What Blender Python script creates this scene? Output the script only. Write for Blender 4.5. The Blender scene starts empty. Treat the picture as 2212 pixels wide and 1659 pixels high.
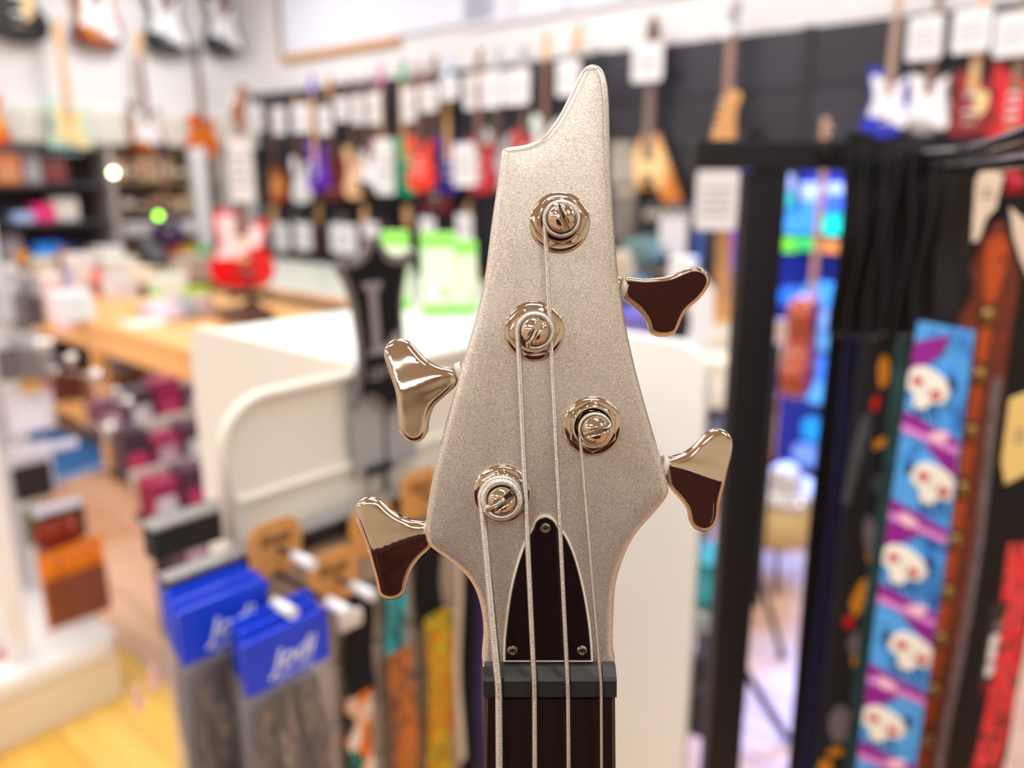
import bpy, math, random
import numpy as np
from mathutils import Vector, Matrix
from mathutils.geometry import delaunay_2d_cdt

random.seed(7)
SC = bpy.context.scene
COL = SC.collection
PI = math.pi

# ------------------------------------------------------------------ camera
F = 1750.0
PITCH = math.atan((829.5 - 384) / F)
CP, SP = math.cos(PITCH), math.sin(PITCH)
EYE = Vector((0, 0, 1.5))
cam = bpy.data.cameras.new('camera')
camo = bpy.data.objects.new('camera', cam)
COL.objects.link(camo)
camo.location = EYE
camo.rotation_euler = (PI / 2 - PITCH, 0, 0)
cam.sensor_width = 36.0
cam.lens = 36.0 * F / 2212.0
cam.clip_start = 0.01
cam.dof.use_dof = True
cam.dof.focus_distance = 0.2475
cam.dof.aperture_fstop = 5.6
SC.camera = camo

# ------------------------------------------------------------------ world, exposure
wld = bpy.data.worlds.new('world')
SC.world = wld
wld.use_nodes = True
wld.node_tree.nodes['Background'].inputs[0].default_value = (0.9, 0.95, 1.0, 1)
wld.node_tree.nodes['Background'].inputs[1].default_value = 0.3
SC.view_settings.view_transform = 'Standard'
SC.view_settings.look = 'None'
SC.view_settings.gamma = 1
SC.view_settings.exposure = 0.0
SC.view_settings.use_curve_mapping = False
SC.cycles.max_bounces = 8
SC.cycles.sample_clamp_indirect = 6

U = Vector((0.749, -0.663, 0)).normalized()
V = Vector((-U.y, U.x, 0))
CORNER = Vector((-2.22, 7.33, 0))
ROT_V = math.atan2(V.y, V.x)      # things that face +U
ROT_U = math.atan2(U.y, U.x)      # things that face -V
CEIL = 3.3
LIGHT_W = 25.5
LIGHTS = []


def area_light(p, sx, sy, w, color, rz):
    l = bpy.data.lights.new('ceiling_lamp_light', 'AREA')
    l.shape = 'RECTANGLE'; l.size = sx; l.size_y = sy; l.energy = w; l.color = color
    o = bpy.data.objects.new('ceiling_lamp_light', l)
    COL.objects.link(o)
    o.location = p
    o.rotation_euler = (0, 0, rz)
    return o


for iu in range(4):
    for iv in range(4):
        p = CORNER + U * (1.3 + 2.4 * iu) - V * (1.2 + 2.35 * iv)
        p.z = CEIL - 0.06
        LIGHTS.append((p.copy(), area_light(p, 1.2, 0.34, LIGHT_W, (0.94, 0.975, 1.0), ROT_U)))

# ------------------------------------------------------------------ colour and materials
def lin(c):
    r = []
    for v in c[:3]:
        v = v / 255.0
        r.append(v / 12.92 if v <= 0.04045 else ((v + 0.055) / 1.055) ** 2.4)
    return (r[0], r[1], r[2], 1.0)


MATS = {}


def mat(name, c, rough=0.5, metal=0.0, coat=0.0, emit=0.0, trans=0.0, alpha=1.0, var=0.0, vscale=8.0, stretch=(1, 1, 1), bump=0.0, spec=None):
    if name in MATS:
        return MATS[name]
    m = bpy.data.materials.new(name)
    m.use_nodes = True
    nt = m.node_tree
    b = nt.nodes['Principled BSDF']
    b.inputs['Base Color'].default_value = lin(c)
    b.inputs['Roughness'].default_value = rough
    b.inputs['Metallic'].default_value = metal
    b.inputs['Coat Weight'].default_value = coat
    b.inputs['Coat Roughness'].default_value = 0.05
    if spec is not None:
        b.inputs['Specular IOR Level'].default_value = spec
    if emit:
        b.inputs['Emission Color'].default_value = lin(c)
        b.inputs['Emission Strength'].default_value = emit
    if trans:
        b.inputs['Transmission Weight'].default_value = trans
    b.inputs['Alpha'].default_value = alpha
    if var or bump:
        tc = nt.nodes.new('ShaderNodeTexCoord')
        mp = nt.nodes.new('ShaderNodeMapping')
        mp.inputs['Scale'].default_value = stretch
        nz = nt.nodes.new('ShaderNodeTexNoise')
        nz.inputs['Scale'].default_value = vscale
        nz.inputs['Detail'].default_value = 4
        nt.links.new(tc.outputs['Object'], mp.inputs[0])
        nt.links.new(mp.outputs[0], nz.inputs['Vector'])
        if var:
            hsv = nt.nodes.new('ShaderNodeHueSaturation')
            hsv.inputs['Color'].default_value = lin(c)
            mr = nt.nodes.new('ShaderNodeMapRange')
            mr.inputs[1].default_value = 0.3; mr.inputs[2].default_value = 0.7
            mr.inputs[3].default_value = 1 - var; mr.inputs[4].default_value = 1 + var
            nt.links.new(nz.outputs['Fac'], mr.inputs[0])
            nt.links.new(mr.outputs[0], hsv.inputs['Value'])
            nt.links.new(hsv.outputs[0], b.inputs['Base Color'])
        if bump:
            bp = nt.nodes.new('ShaderNodeBump')
            bp.inputs['Strength'].default_value = bump
            bp.inputs['Distance'].default_value = 0.002
            nt.links.new(nz.outputs['Fac'], bp.inputs['Height'])
            nt.links.new(bp.outputs[0], b.inputs['Normal'])
    MATS[name] = m
    return m


def ramp_mat(name, stops, scale=20, stretch=(1, 1, 1), rough=0.8, kind='VORONOI', distort=0.0):
    """printed fabric: cells or noise coloured through a ramp"""
    if name in MATS:
        return MATS[name]
    m = bpy.data.materials.new(name); m.use_nodes = True
    nt = m.node_tree; b = nt.nodes['Principled BSDF']
    b.inputs['Roughness'].default_value = rough
    tc = nt.nodes.new('ShaderNodeTexCoord'); mp = nt.nodes.new('ShaderNodeMapping')
    mp.inputs['Scale'].default_value = stretch
    nt.links.new(tc.outputs['Object'], mp.inputs[0])
    if kind == 'VORONOI':
        t = nt.nodes.new('ShaderNodeTexVoronoi'); t.inputs['Scale'].default_value = scale
        sp = nt.nodes.new('ShaderNodeSeparateColor')
        nt.links.new(t.outputs['Color'], sp.inputs[0]); fac = sp.outputs[0]
    else:
        t = nt.nodes.new('ShaderNodeTexNoise'); t.inputs['Scale'].default_value = scale; t.inputs['Detail'].default_value = 3
        t.inputs['Distortion'].default_value = distort
        mr = nt.nodes.new('ShaderNodeMapRange')
        mr.inputs[1].default_value = 0.3; mr.inputs[2].default_value = 0.7
        nt.links.new(t.outputs['Fac'], mr.inputs[0]); fac = mr.outputs[0]
    nt.links.new(mp.outputs[0], t.inputs['Vector'])
    cr = nt.nodes.new('ShaderNodeValToRGB'); cr.color_ramp.interpolation = 'CONSTANT' if kind == 'VORONOI' else 'LINEAR'
    e = cr.color_ramp.elements
    while len(e) > 1:
        e.remove(e[-1])
    n = len(stops)
    e[0].position = 0; e[0].color = lin(stops[0])
    for i in range(1, n):
        x = e.new(i / n if kind == 'VORONOI' else i / (n - 1)); x.color = lin(stops[i])
    nt.links.new(fac, cr.inputs[0]); nt.links.new(cr.outputs[0], b.inputs['Base Color'])
    MATS[name] = m
    return m


# ------------------------------------------------------------------ rays from the photograph
def ray(px, py):
    dx, dy = (px - 1106) / F, (829.5 - py) / F
    return Vector((dx, CP + dy * SP, -SP + dy * CP))


def atY(px, py, y):
    r = ray(px, py); return EYE + r * (y / r.y)


def atZ(px, py, z):
    r = ray(px, py); return EYE + r * ((z - EYE.z) / r.z)


def atPlane(px, py, p0, n):
    r = ray(px, py); return EYE + r * ((p0 - EYE).dot(n) / r.dot(n))


# ------------------------------------------------------------------ mesh builder
class MB:
    def __init__(s):
        s.v = []; s.f = []; s.sm = []

    def add(s, vs, fs, smooth=False):
        o = len(s.v); s.v += [tuple(v) for v in vs]
        s.f += [tuple(i + o for i in f) for f in fs]; s.sm += [smooth] * len(fs)
        return s

    def box(s, x0, x1, y0, y1, z0, z1, ch=0.0):
        if ch <= 0:
            vs = [(x, y, z) for x in (x0, x1) for y in (y0, y1) for z in (z0, z1)]
            return s.add(vs, [(0, 1, 3, 2), (4, 6, 7, 5), (0, 4, 5, 1), (2, 3, 7, 6), (0, 2, 6, 4), (1, 5, 7, 3)])
        return s.rprism(rrect(x0, x1, z0, z1, ch, 2), y0, y1, ch * 0.7)

    def rprism(s, pts, yf, yb, bev=0.0, smooth=False):
        """outline in x,z; yf front (small y), yb back; bevelled front and back rims"""
        n = len(pts)
        if area(pts) < 0:
            pts = pts[::-1]
        rings = []
        if bev > 0:
            ins = inset(pts, bev)
            rings = [(ins, yf), (pts, yf + bev), (pts, yb - bev), (ins, yb)]
        else:
            rings = [(pts, yf), (pts, yb)]
        vs = []
        for r, y in rings:
            vs += [(p[0], y, p[1]) for p in r]
        k = len(rings)
        s.add(vs, [], False)
        o = len(s.v) - len(vs)
        for j in range(k - 1):
            for i in range(n):
                a, b = j * n + i, j * n + (i + 1) % n
                s.f.append((o + a, o + a + n, o + b + n, o + b)); s.sm.append(smooth)
        tris = fill(rings[0][0])
        s.f += [tuple(o + i for i in t) for t in tris]; s.sm += [False] * len(tris)
        s.f += [tuple(o + (k - 1) * n + i for i in t[::-1]) for t in tris]; s.sm += [False] * len(tris)
        return s

    def cyl(s, p0, p1, r0, r1=None, n=16, caps=True, smooth=True):
        r1 = r0 if r1 is None else r1
        p0, p1 = Vector(p0), Vector(p1)
        d = (p1 - p0).normalized()
        a = d.orthogonal().normalized(); b = d.cross(a)
        vs = []
        for p, r in ((p0, r0), (p1, r1)):
            for i in range(n):
                t = 2 * PI * i / n
                vs.append(p + (a * math.cos(t) + b * math.sin(t)) * r)
        o = len(s.v)
        s.add(vs, [(i, (i + 1) % n, n + (i + 1) % n, n + i) for i in range(n)], smooth)
        if caps:
            s.f.append(tuple(o + i for i in range(n))[::-1]); s.sm.append(False)
            s.f.append(tuple(o + n + i for i in range(n))); s.sm.append(False)
        return s

    def lathe(s, c, prof, n=24, axis='Z', smooth=True):
        """profile of (radius, height) about an axis through c"""
        vs = []
        for r, h in prof:
            for i in range(n):
                t = 2 * PI * i / n
                x, y = r * math.cos(t), r * math.sin(t)
                q = (x, y, h) if axis == 'Z' else ((x, -h, y) if axis == 'Y' else (h, x, y))
                vs.append((c[0] + q[0], c[1] + q[1], c[2] + q[2]))
        fs = []
        for j in range(len(prof) - 1):
            for i in range(n):
                a, b = j * n + i, j * n + (i + 1) % n
                fs.append((a, b, b + n, a + n))
        return s.add(vs, fs, smooth)

    def sphere(s, c, r, n=16, sz=1.0):
        m = n // 2
        return s.lathe(c, [(max(1e-5, r * math.sin(PI * j / m)), -r * sz * math.cos(PI * j / m)) for j in range(m + 1)], n)

    def tube(s, path, r, n=10, rads=None, smooth=True, closed=False):
        path = [Vector(p) for p in path]
        T = []
        for i in range(len(path)):
            a = path[max(0, i - 1)]; b = path[min(len(path) - 1, i + 1)]
            T.append((b - a).normalized())
        nrm = T[0].orthogonal().normalized()
        vs = []
        for i, p in enumerate(path):
            nrm = (nrm - T[i] * nrm.dot(T[i])).normalized()
            bn = T[i].cross(nrm)
            rr = rads[i] if rads is not None else r
            for k in range(n):
                t = 2 * PI * k / n
                vs.append(p + (nrm * math.cos(t) + bn * math.sin(t)) * rr)
        fs = []
        for i in range(len(path) - 1):
            for k in range(n):
                a, b = i * n + k, i * n + (k + 1) % n
                fs.append((a, b, b + n, a + n))
        o = len(s.v)
        s.add(vs, fs, smooth)
        s.f.append(tuple(o + k for k in range(n))[::-1]); s.sm.append(False)
        s.f.append(tuple(o + (len(path) - 1) * n + k for k in range(n))); s.sm.append(False)
        return s

    def mesh(s, name, m=None):
        me = bpy.data.meshes.new(name)
        me.from_pydata(s.v, [], s.f)
        me.polygons.foreach_set('use_smooth', s.sm)
        if m:
            me.materials.append(m)
        me.update()
        return me


def rrect(x0, x1, z0, z1, r, k=4, corners=(1, 1, 1, 1)):
    """rounded rectangle, counter-clockwise from lower left"""
    out = []
    for i, (cx, cz, a) in enumerate(((x0, z0, PI), (x1, z0, 1.5 * PI), (x1, z1, 0), (x0, z1, 0.5 * PI))):
        if not corners[i] or r <= 0:
            out.append((cx, cz)); continue
        ox = cx + (r if i in (0, 3) else -r); oz = cz + (r if i in (0, 1) else -r)
        for j in range(k + 1):
            t = a + 0.5 * PI * j / k
            out.append((ox + r * math.cos(t), oz + r * math.sin(t)))
    return out


def area(p):
    return 0.5 * sum(p[i][0] * p[(i + 1) % len(p)][1] - p[(i + 1) % len(p)][0] * p[i][1] for i in range(len(p)))


def normals(P):
    a = np.roll(P, 1, 0); b = np.roll(P, -1, 0)
    t = b - a
    t /= np.linalg.norm(t, axis=1)[:, None] + 1e-12
    return np.stack([-t[:, 1], t[:, 0]], 1)      # inward for counter-clockwise


def inset(pts, d, it=3, sm=0.0):
    P = np.array(pts, float)
    for _ in range(it):
        # mitred step
        a = P - np.roll(P, 1, 0); b = np.roll(P, -1, 0) - P
        la = np.linalg.norm(a, axis=1)[:, None] + 1e-12; lb = np.linalg.norm(b, axis=1)[:, None] + 1e-12
        na = np.stack([-a[:, 1], a[:, 0]], 1) / la; nb = np.stack([-b[:, 1], b[:, 0]], 1) / lb
        m = na + nb
        m /= np.linalg.norm(m, axis=1)[:, None] + 1e-9
        c = np.clip((m * na).sum(1), 0.5, 1)[:, None]
        P = P + m / c * (d / it)
        if sm:
            P = P * (1 - sm) + (np.roll(P, 1, 0) + np.roll(P, -1, 0)) * sm / 2
    return [tuple(p) for p in P]


def fill(pts):
    """triangles over a simple polygon, by index; triangle winding faces -y when mapped to x,z"""
    from mathutils.geometry import tessellate_polygon
    t = tessellate_polygon([[Vector((p[0], p[1], 0)) for p in pts]])
    out = []
    for a, b, c in t:
        A = (pts[b][0] - pts[a][0]) * (pts[c][1] - pts[a][1]) - (pts[c][0] - pts[a][0]) * (pts[b][1] - pts[a][1])
        out.append((a, b, c) if A > 0 else (a, c, b))
    return out


def catmull(pts, k=6, closed=True):
    n = len(pts); out = []
    for i in range(n if closed else n - 1):
        if closed:
            p0, p1, p2, p3 = (np.array(pts[(i + j) % n], float) for j in (-1, 0, 1, 2))
        else:
            p0, p1, p2, p3 = (np.array(pts[min(n - 1, max(0, i + j))], float) for j in (-1, 0, 1, 2))
        for j in range(k):
            t = j / k
            out.append(tuple(0.5 * ((2 * p1) + (-p0 + p2) * t + (2 * p0 - 5 * p1 + 4 * p2 - p3) * t * t + (-p0 + 3 * p1 - 3 * p2 + p3) * t ** 3)))
    if not closed:
        out.append(tuple(float(x) for x in pts[-1]))
    return out


def resample(P, step, closed=True):
    P = np.array(P, float)
    Q = np.vstack([P, P[:1]]) if closed else P
    d = np.linalg.norm(np.diff(Q, axis=0), axis=1)
    s = np.concatenate([[0], np.cumsum(d)])
    n = max(8, int(s[-1] / step))
    t = np.linspace(0, s[-1], n, endpoint=not closed)
    return np.stack([np.interp(t, s, Q[:, k]) for k in range(Q.shape[1])], 1)


def segdist(X, P):
    """distance from points X to closed polyline P"""
    A = P; B = np.roll(P, -1, 0)
    out = np.full(len(X), 1e9)
    for a, b in zip(A, B):
        ab = b - a
        t = np.clip(((X - a) @ ab) / (ab @ ab + 1e-18), 0, 1)
        q = a + t[:, None] * ab
        out = np.minimum(out, np.hypot(*(X - q).T))
    return out


def relief(mb, outline, hfun, zb, rings, grid, T=None, smooth=True):
    """a plate in x,y: front surface z = hfun(x, y, distance to the rim), straight side down to zb, flat back"""
    P = np.array(outline, float)
    if area(outline) < 0:
        P = P[::-1]
    N = normals(P)
    pts = [P]
    allc = []
    for r in rings:
        c = P + N * r
        allc.append((c, r))
    for c, r in allc:
        d = segdist(c, P)
        pts.append(c[d > r * 0.93])
    rm = rings[-1]
    x0, y0 = P.min(0); x1, y1 = P.max(0)
    gx, gy = np.meshgrid(np.arange(x0 + grid * .37, x1, grid), np.arange(y0 + grid * .41, y1, grid))
    G = np.stack([gx.ravel(), gy.ravel()], 1)
    # inside test
    ins = np.zeros(len(G), bool)
    j = len(P) - 1
    for i in range(len(P)):
        xi, yi = P[i]; xj, yj = P[j]
        cnd = ((yi > G[:, 1]) != (yj > G[:, 1])) & (G[:, 0] < (xj - xi) * (G[:, 1] - yi) / (yj - yi + 1e-18) + xi)
        ins ^= cnd
        j = i
    G = G[ins]
    if len(G):
        G = G[segdist(G, P) > rm + grid * 0.45]
        pts.append(G)
    X = np.vstack(pts)
    n = len(P)
    vs, es, fs, _, _, _ = delaunay_2d_cdt([Vector((float(a), float(b))) for a, b in X * 1000], [], [list(range(n))], 1, 1e-6)
    XY = np.array([[v[0], v[1]] for v in vs]) / 1000
    D = segdist(XY, P)
    Z = [hfun(x, y, d) for (x, y), d in zip(XY, D)]
    VV = [Vector((x, y, z)) for (x, y), z in zip(XY, Z)]
    # side wall
    S = [Vector((x, y, hfun(x, y, 0.0))) for x, y in P]; B = [Vector((x, y, zb)) for x, y in P]
    if T:
        VV = [T @ v for v in VV]; S = [T @ v for v in S]; B = [T @ v for v in B]
    ff = []
    for t in fs:
        if len(t) < 3:
            continue
        a, b, c = (XY[t[0]], XY[t[1]], XY[t[2]])
        A = (b[0] - a[0]) * (c[1] - a[1]) - (c[0] - a[0]) * (b[1] - a[1])
        ff.append(tuple(t) if A > 0 else tuple(t[::-1]))
    mb.add(VV, ff, smooth)
    mb.add(S + B, [(n + i, n + (i + 1) % n, (i + 1) % n, i) for i in range(n)], smooth)
    tr = fill([tuple(p) for p in P])
    mb.add(B, [t[::-1] for t in tr], False)
    return mb


# ------------------------------------------------------------------ objects
def thing(name, label, cat, loc=(0, 0, 0), rz=0.0, group=None, scale=1.0):
    o = bpy.data.objects.new(name, None); COL.objects.link(o)
    o.empty_display_size = 0.05
    o.location = loc; o.rotation_euler = (0, 0, rz); o.scale = (scale,) * 3
    o['label'] = label; o['category'] = cat
    if group:
        o['group'] = group
    return o


def part(name, me, parent=None, m=None, loc=None, rot=None):
    if isinstance(me, MB):
        me = me.mesh(name, m); m = None
    o = bpy.data.objects.new(name, me); COL.objects.link(o)
    if parent:
        o.parent = parent
    if m is not None and me.materials:
        o.material_slots[0].link = 'OBJECT'; o.material_slots[0].material = m
    elif m is not None:
        me.materials.append(m)
    if loc:
        o.location = loc
    if rot:
        o.rotation_euler = rot
    return o


def struct(name, mb, m):
    o = part(name, mb, None, m); o['kind'] = 'structure'; return o


def solo(name, mb, m, label, cat, loc=(0, 0, 0), rz=0.0, group=None):
    o = part(name, mb, None, m); o.location = loc; o.rotation_euler = (0, 0, rz)
    o['label'] = label; o['category'] = cat
    if group:
        o['group'] = group
    return o


def text_mesh(body, size, depth=0.0005, shear=0.0, align='CENTER', bold=0.0):
    c = bpy.data.curves.new('lettering', 'FONT'); c.body = body; c.size = size
    c.extrude = depth; c.shear = shear; c.align_x = align; c.offset = bold; c.resolution_u = 3
    o = bpy.data.objects.new('lettering', c); COL.objects.link(o)
    dg = bpy.context.evaluated_depsgraph_get()
    me = bpy.data.meshes.new_from_object(o.evaluated_get(dg))
    bpy.data.objects.remove(o); bpy.data.curves.remove(c)
    # lay it in x,z facing -y
    me.transform(Matrix.Rotation(PI / 2, 4, 'X'))
    return me


WHITE = mat('white_paint', (238, 236, 232), 0.6)
CREAM = mat('cream_metal', (226, 222, 209), 0.45)
BLACK = mat('black_plastic', (16, 16, 18), 0.45)
BLACKM = mat('black_metal', (24, 24, 29), 0.55, spec=0.3)
CARD = mat('white_card', (226, 224, 226), 0.6)
CHROME = mat('chrome', (225, 222, 218), 0.06, 1.0)
# ------------------------------------------------------------------ the room
WALLM = mat('warm_white_wall', (228, 226, 228), 0.75, var=0.03, vscale=1.5)
WALLD = mat('wall_behind_slats', (40, 40, 46), 0.7)
LW, LU = 9.6, 10.2
RB = mat('beige_wall', (214, 206, 186), 0.8, var=0.04, vscale=1.2)


def wall(name, a, b, out, m, z1=CEIL):
    mb = MB(); t = 0.1
    p = [a, b, b + out * t, a + out * t]
    vs = [(q.x, q.y, z) for z in (0, z1) for q in p]
    mb.add(vs, [(0, 1, 2, 3), (7, 6, 5, 4), (0, 4, 5, 1), (1, 5, 6, 2), (2, 6, 7, 3), (3, 7, 4, 0)])
    return struct(name, mb, m)


A0 = CORNER; A1 = CORNER + U * LU; A2 = A1 - V * LW; A3 = A0 - V * LW
wall_right = wall('wall_right', A0, A1, V, WALLM)
wall_left = wall('wall_left', A3, A0, -U, WALLM)
wall('wall_back', A2, A3, -V, RB)
wall('wall_side', A1, A2, U, RB)
mb = MB(); vs = [(q.x, q.y, z) for z in (-0.1, -0.012) for q in (A0, A1, A2, A3)]
mb.add(vs, [(0, 1, 2, 3), (7, 6, 5, 4), (0, 4, 5, 1), (1, 5, 6, 2), (2, 6, 7, 3), (3, 7, 4, 0)])
floor = struct('floor', mb, mat('floor_base', (196, 150, 118), 0.5, var=0.06, vscale=3))
mb = MB(); vs = [(q.x, q.y, z) for z in (CEIL, CEIL + 0.1) for q in (A0, A1, A2, A3)]
mb.add(vs, [(0, 1, 2, 3), (7, 6, 5, 4), (0, 4, 5, 1), (1, 5, 6, 2), (2, 6, 7, 3), (3, 7, 4, 0)])
struct('ceiling', mb, mat('ceiling_paint', (222, 220, 216), 0.8))

# floor planks, laid along the right wall's direction
plank_m = [mat('tan_plank_%d' % i, c, 0.38, var=0.10, vscale=3, stretch=(1, 9, 1)) for i, c in enumerate(((206, 166, 138), (198, 157, 129), (212, 173, 146)))]
yellow_m = [mat('yellow_plank_%d' % i, c, 0.3, var=0.10, vscale=3, stretch=(1, 9, 1)) for i, c in enumerate(((232, 184, 84), (226, 177, 76), (237, 192, 96)))]
pm = MB().box(-0.698, 0.698, -0.0735, 0.0735, -0.012, 0.0)
plank_mesh = pm.mesh('plank', plank_m[0])
for iv in range(34):
    for iu in range(5):
        v = 0.10 + iv * 0.15
        u = -3.6 + iu * 1.4 + (iv % 3) * 0.47
        q = U * u + V * v
        if q.y > 6.0 or q.y < 0.4 or abs(q.x) > q.y * 0.62 + 0.9:
            continue
        mm = random.choice(yellow_m if v < 0.86 else plank_m)  # yellower plank tones in the rows nearest the viewer
        part('floor_plank', plank_mesh, floor, mm, loc=(q.x, q.y, 0), rot=(0, 0, ROT_U))

# dark slatwall boards on the right wall
slat_m = [mat('dark_slatwall_%d' % i, c, 0.42, var=0.08, vscale=6) for i, c in enumerate(((35, 36, 46), (41, 42, 54), (31, 32, 42)))]
sm = MB().rprism(rrect(-0.598, 0.598, -0.133, 0.133, 0.004, 1), -0.018, 0.0, 0.003).mesh('panel', slat_m[0])
for iu in range(7):
    for iz in range(8):
        q = CORNER + U * (0.66 + 1.2 * iu) - V * 0.022
        o = part('wall_panel', sm, wall_right, slat_m[(iu + iz) % 3], loc=(q.x, q.y, 0.16 + 0.27 * iz), rot=(0, 0, ROT_U))
tr = MB()
for iu in range(8):
    tr.box(0.06 + 1.2 * iu - 0.025, 0.06 + 1.2 * iu + 0.025, -0.05, 0.0, 0, 2.19, 0.004)
o = struct('trim_1', tr, mat('dark_upright', (30, 30, 36), 0.5)); o.location = CORNER - V * 0.002; o.rotation_euler = (0, 0, ROT_U)
bp = CORNER - V * 0.001
o = struct('trim_2', MB().box(0.02, 8.9, -0.004, 0, 0, 2.18), WALLD); o.location = CORNER; o.rotation_euler = (0, 0, ROT_U)

# framed picture rail / projection board high on the right wall
nV = -V


def onRight(px, py, off=0.0):
    return atPlane(px, py, CORNER - V * off, V)


def onLeft(px, py, off=0.0):
    return atPlane(px, py, CORNER + U * off, U)


def rel(p, o, rz):
    d = p - o; c, s = math.cos(-rz), math.sin(-rz)
    return (d.x * c - d.y * s, d.x * s + d.y * c, d.z)


p = onRight(615, 135); q = onRight(868, 95)
w_ = (q - p).dot(U)
t = thing('projection_board', 'large white board in a slim wooden frame high on the wall', 'board', (p.x, p.y, p.z), ROT_U)
part('board', MB().box(0.04, w_ + 0.9, -0.03, -0.005, 0.05, 1.3), t, mat('board_white', (222, 228, 244), 0.6))
part('frame_bottom', MB().box(0, w_, -0.05, -0.003, 0, 0.045, 0.005), t, mat('pale_wood', (214, 160, 104), 0.5))
part('frame_side', MB().box(0, 0.035, -0.05, -0.003, 0.046, 1.3, 0.005), t, mat('grey_wood', (150, 132, 112), 0.5))
# roller blind strips beyond the board, pale
for k in range(5):
    p2 = onRight(1010 + 0, 60) + U * (0.42 * k); p2.z = 2.42
    solo('wall_pelmet', MB().box(0.0, 0.40, -0.03, -0.003, 0, 0.86, 0.004), mat('pale_pelmet', (222, 224, 236), 0.6),
         'pale wall panel above the dark slatwall, %s of five from the left' % ('first', 'second', 'third', 'fourth', 'fifth')[k], 'wall panel', p2, ROT_U, 'pale panels above the slatwall')

# left wall bulkhead, opening with shelves
p = onLeft(0, 300); q = onLeft(590, 290)
L0 = (CORNER - p).dot(V) + 1.0
bulk = struct('trim_3', MB().box(-L0, 0.0, -0.10, 0, 1.74, 1.98, 0.01), mat('bulkhead_paint', (226, 222, 212), 0.6)); bulk.location = CORNER; bulk.rotation_euler = (0, 0, ROT_V)
# shelf niche below the bulkhead (brown), with bags and boxes
nic = thing('wall_shelf_unit', 'brown open shelf unit full of small goods on the left wall', 'shelves', CORNER - V * 1.72 + U * 0.0, ROT_V)
bw = mat('brown_shelf', (122, 98, 74), 0.6, var=0.15, vscale=4)
part('back_panel', MB().box(0, 1.22, -0.03, -0.002, 0.6, 1.72), nic, bw)
for z in (0.62, 0.98, 1.22, 1.46):
    part('shelf', MB().box(0, 1.22, -0.24, -0.03, z, z + 0.02), nic, mat('shelf_board', (150, 124, 96), 0.6))
for x in (0, 1.2):
    part('side_panel', MB().box(x, x + 0.02, -0.26, -0.03, 0.0, 1.72), nic, mat('shelf_side', (190, 180, 166), 0.6))
k = 0
goods_cols = [((170, 128, 96), 'tan'), ((196, 164, 128), 'beige'), ((104, 62, 60), 'plum brown'), ((70, 40, 60), 'dark purple'), ((206, 180, 140), 'straw'), ((60, 44, 36), 'dark brown'), ((150, 60, 50), 'brick red')]
ORD = ('first', 'second', 'third', 'fourth', 'fifth', 'sixth', 'seventh', 'eighth', 'ninth', 'tenth', 'eleventh', 'twelfth', 'thirteenth', 'fourteenth', 'fifteenth', 'sixteenth')
for r_, z in enumerate((0.642, 1.002, 1.242, 1.482)):
    x = 0.04; k = 0
    while x < 1.12:
        w = random.uniform(0.07, 0.15); h = random.uniform(0.10, 0.19)
        c, cn = random.choice(goods_cols)
        q = nic.location + V * x + U * 0.13
        b = thing('goods_box', '%s carton on the %s shelf of the brown wall unit, %s from the left' % (cn, ('bottom', 'second', 'third', 'top')[r_], ORD[k]), 'box', (q.x, q.y, z), ROT_V, 'cartons in the brown wall shelves')
        part('carton', MB().box(0, w - 0.012, -0.05, 0.05, 0.0, h, 0.004), b, mat('goods_%s' % cn, c, 0.6))
        part('label', MB().box(0.012, w - 0.03, -0.0515, -0.05, h * 0.3, h * 0.65), b, mat('goods_label_%d' % (k % 4), ((220, 200, 170), (190, 90, 80), (120, 100, 90), (235, 225, 205))[k % 4], 0.6))
        x += w; k += 1
    k = 0
# white column in front of the left wall
pc = onLeft(432, 420, 0.35)
solo('column', MB().box(-0.05, 0.05, -0.05, 0.05, 0, 1.73, 0.006), mat('column_paint', (226, 226, 228), 0.5), 'white square post below the bulkhead beside the brown shelves', 'post', (pc.x, pc.y, 0), ROT_V)

# ceiling fittings (they carry the lights)
for i, (p, lo) in enumerate(LIGHTS):
    rowi, coli = i // 4, i % 4
    t = thing('ceiling_light', 'flat ceiling light panel, row %s, %s in its row' % (('one', 'two', 'three', 'four')[rowi], ('first', 'second', 'third', 'last')[coli]), 'ceiling light', (p.x, p.y, CEIL - 0.05), ROT_U, 'ceiling light panels')
    fr = MB()
    for (x0, x1, y0, y1) in ((-0.62, 0.62, -0.2, -0.17), (-0.62, 0.62, 0.17, 0.2), (-0.62, -0.6, -0.17, 0.17), (0.6, 0.62, -0.17, 0.17)):
        fr.box(x0, x1, y0, y1, -0.005, 0.05)
    part('frame', fr, t, WHITE)
    part('diffuser', MB().box(-0.6, 0.6, -0.17, 0.17, 0.0, 0.012), t, mat('lamp_diffuser', (255, 250, 244), 0.5, emit=7.0))

# unseen maroon block added behind the camera, standing in for the mirrored shirt
t = thing('maroon_stand_in', 'unseen cabinet-shaped maroon block added behind the viewer for the chrome to mirror', 'cabinet', (-0.1, -1.05, 0), 0)
mar = mat('stand_in_maroon', (58, 16, 24), 0.5)
part('body', MB().box(-0.95, 0.95, -0.45, 0.0, 0, 1.46, 0.01), t, mar)
for k in range(4):
    dd = part('door', MB().box(-0.93 + 0.47 * k, -0.48 + 0.47 * k, 0.0, 0.02, 0.1, 1.42, 0.006), t, mar)
    part('handle', MB().cyl((-0.52 + 0.47 * k, 0.04, 0.7), (-0.52 + 0.47 * k, 0.04, 0.85), 0.006), dd, CHROME)
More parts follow.
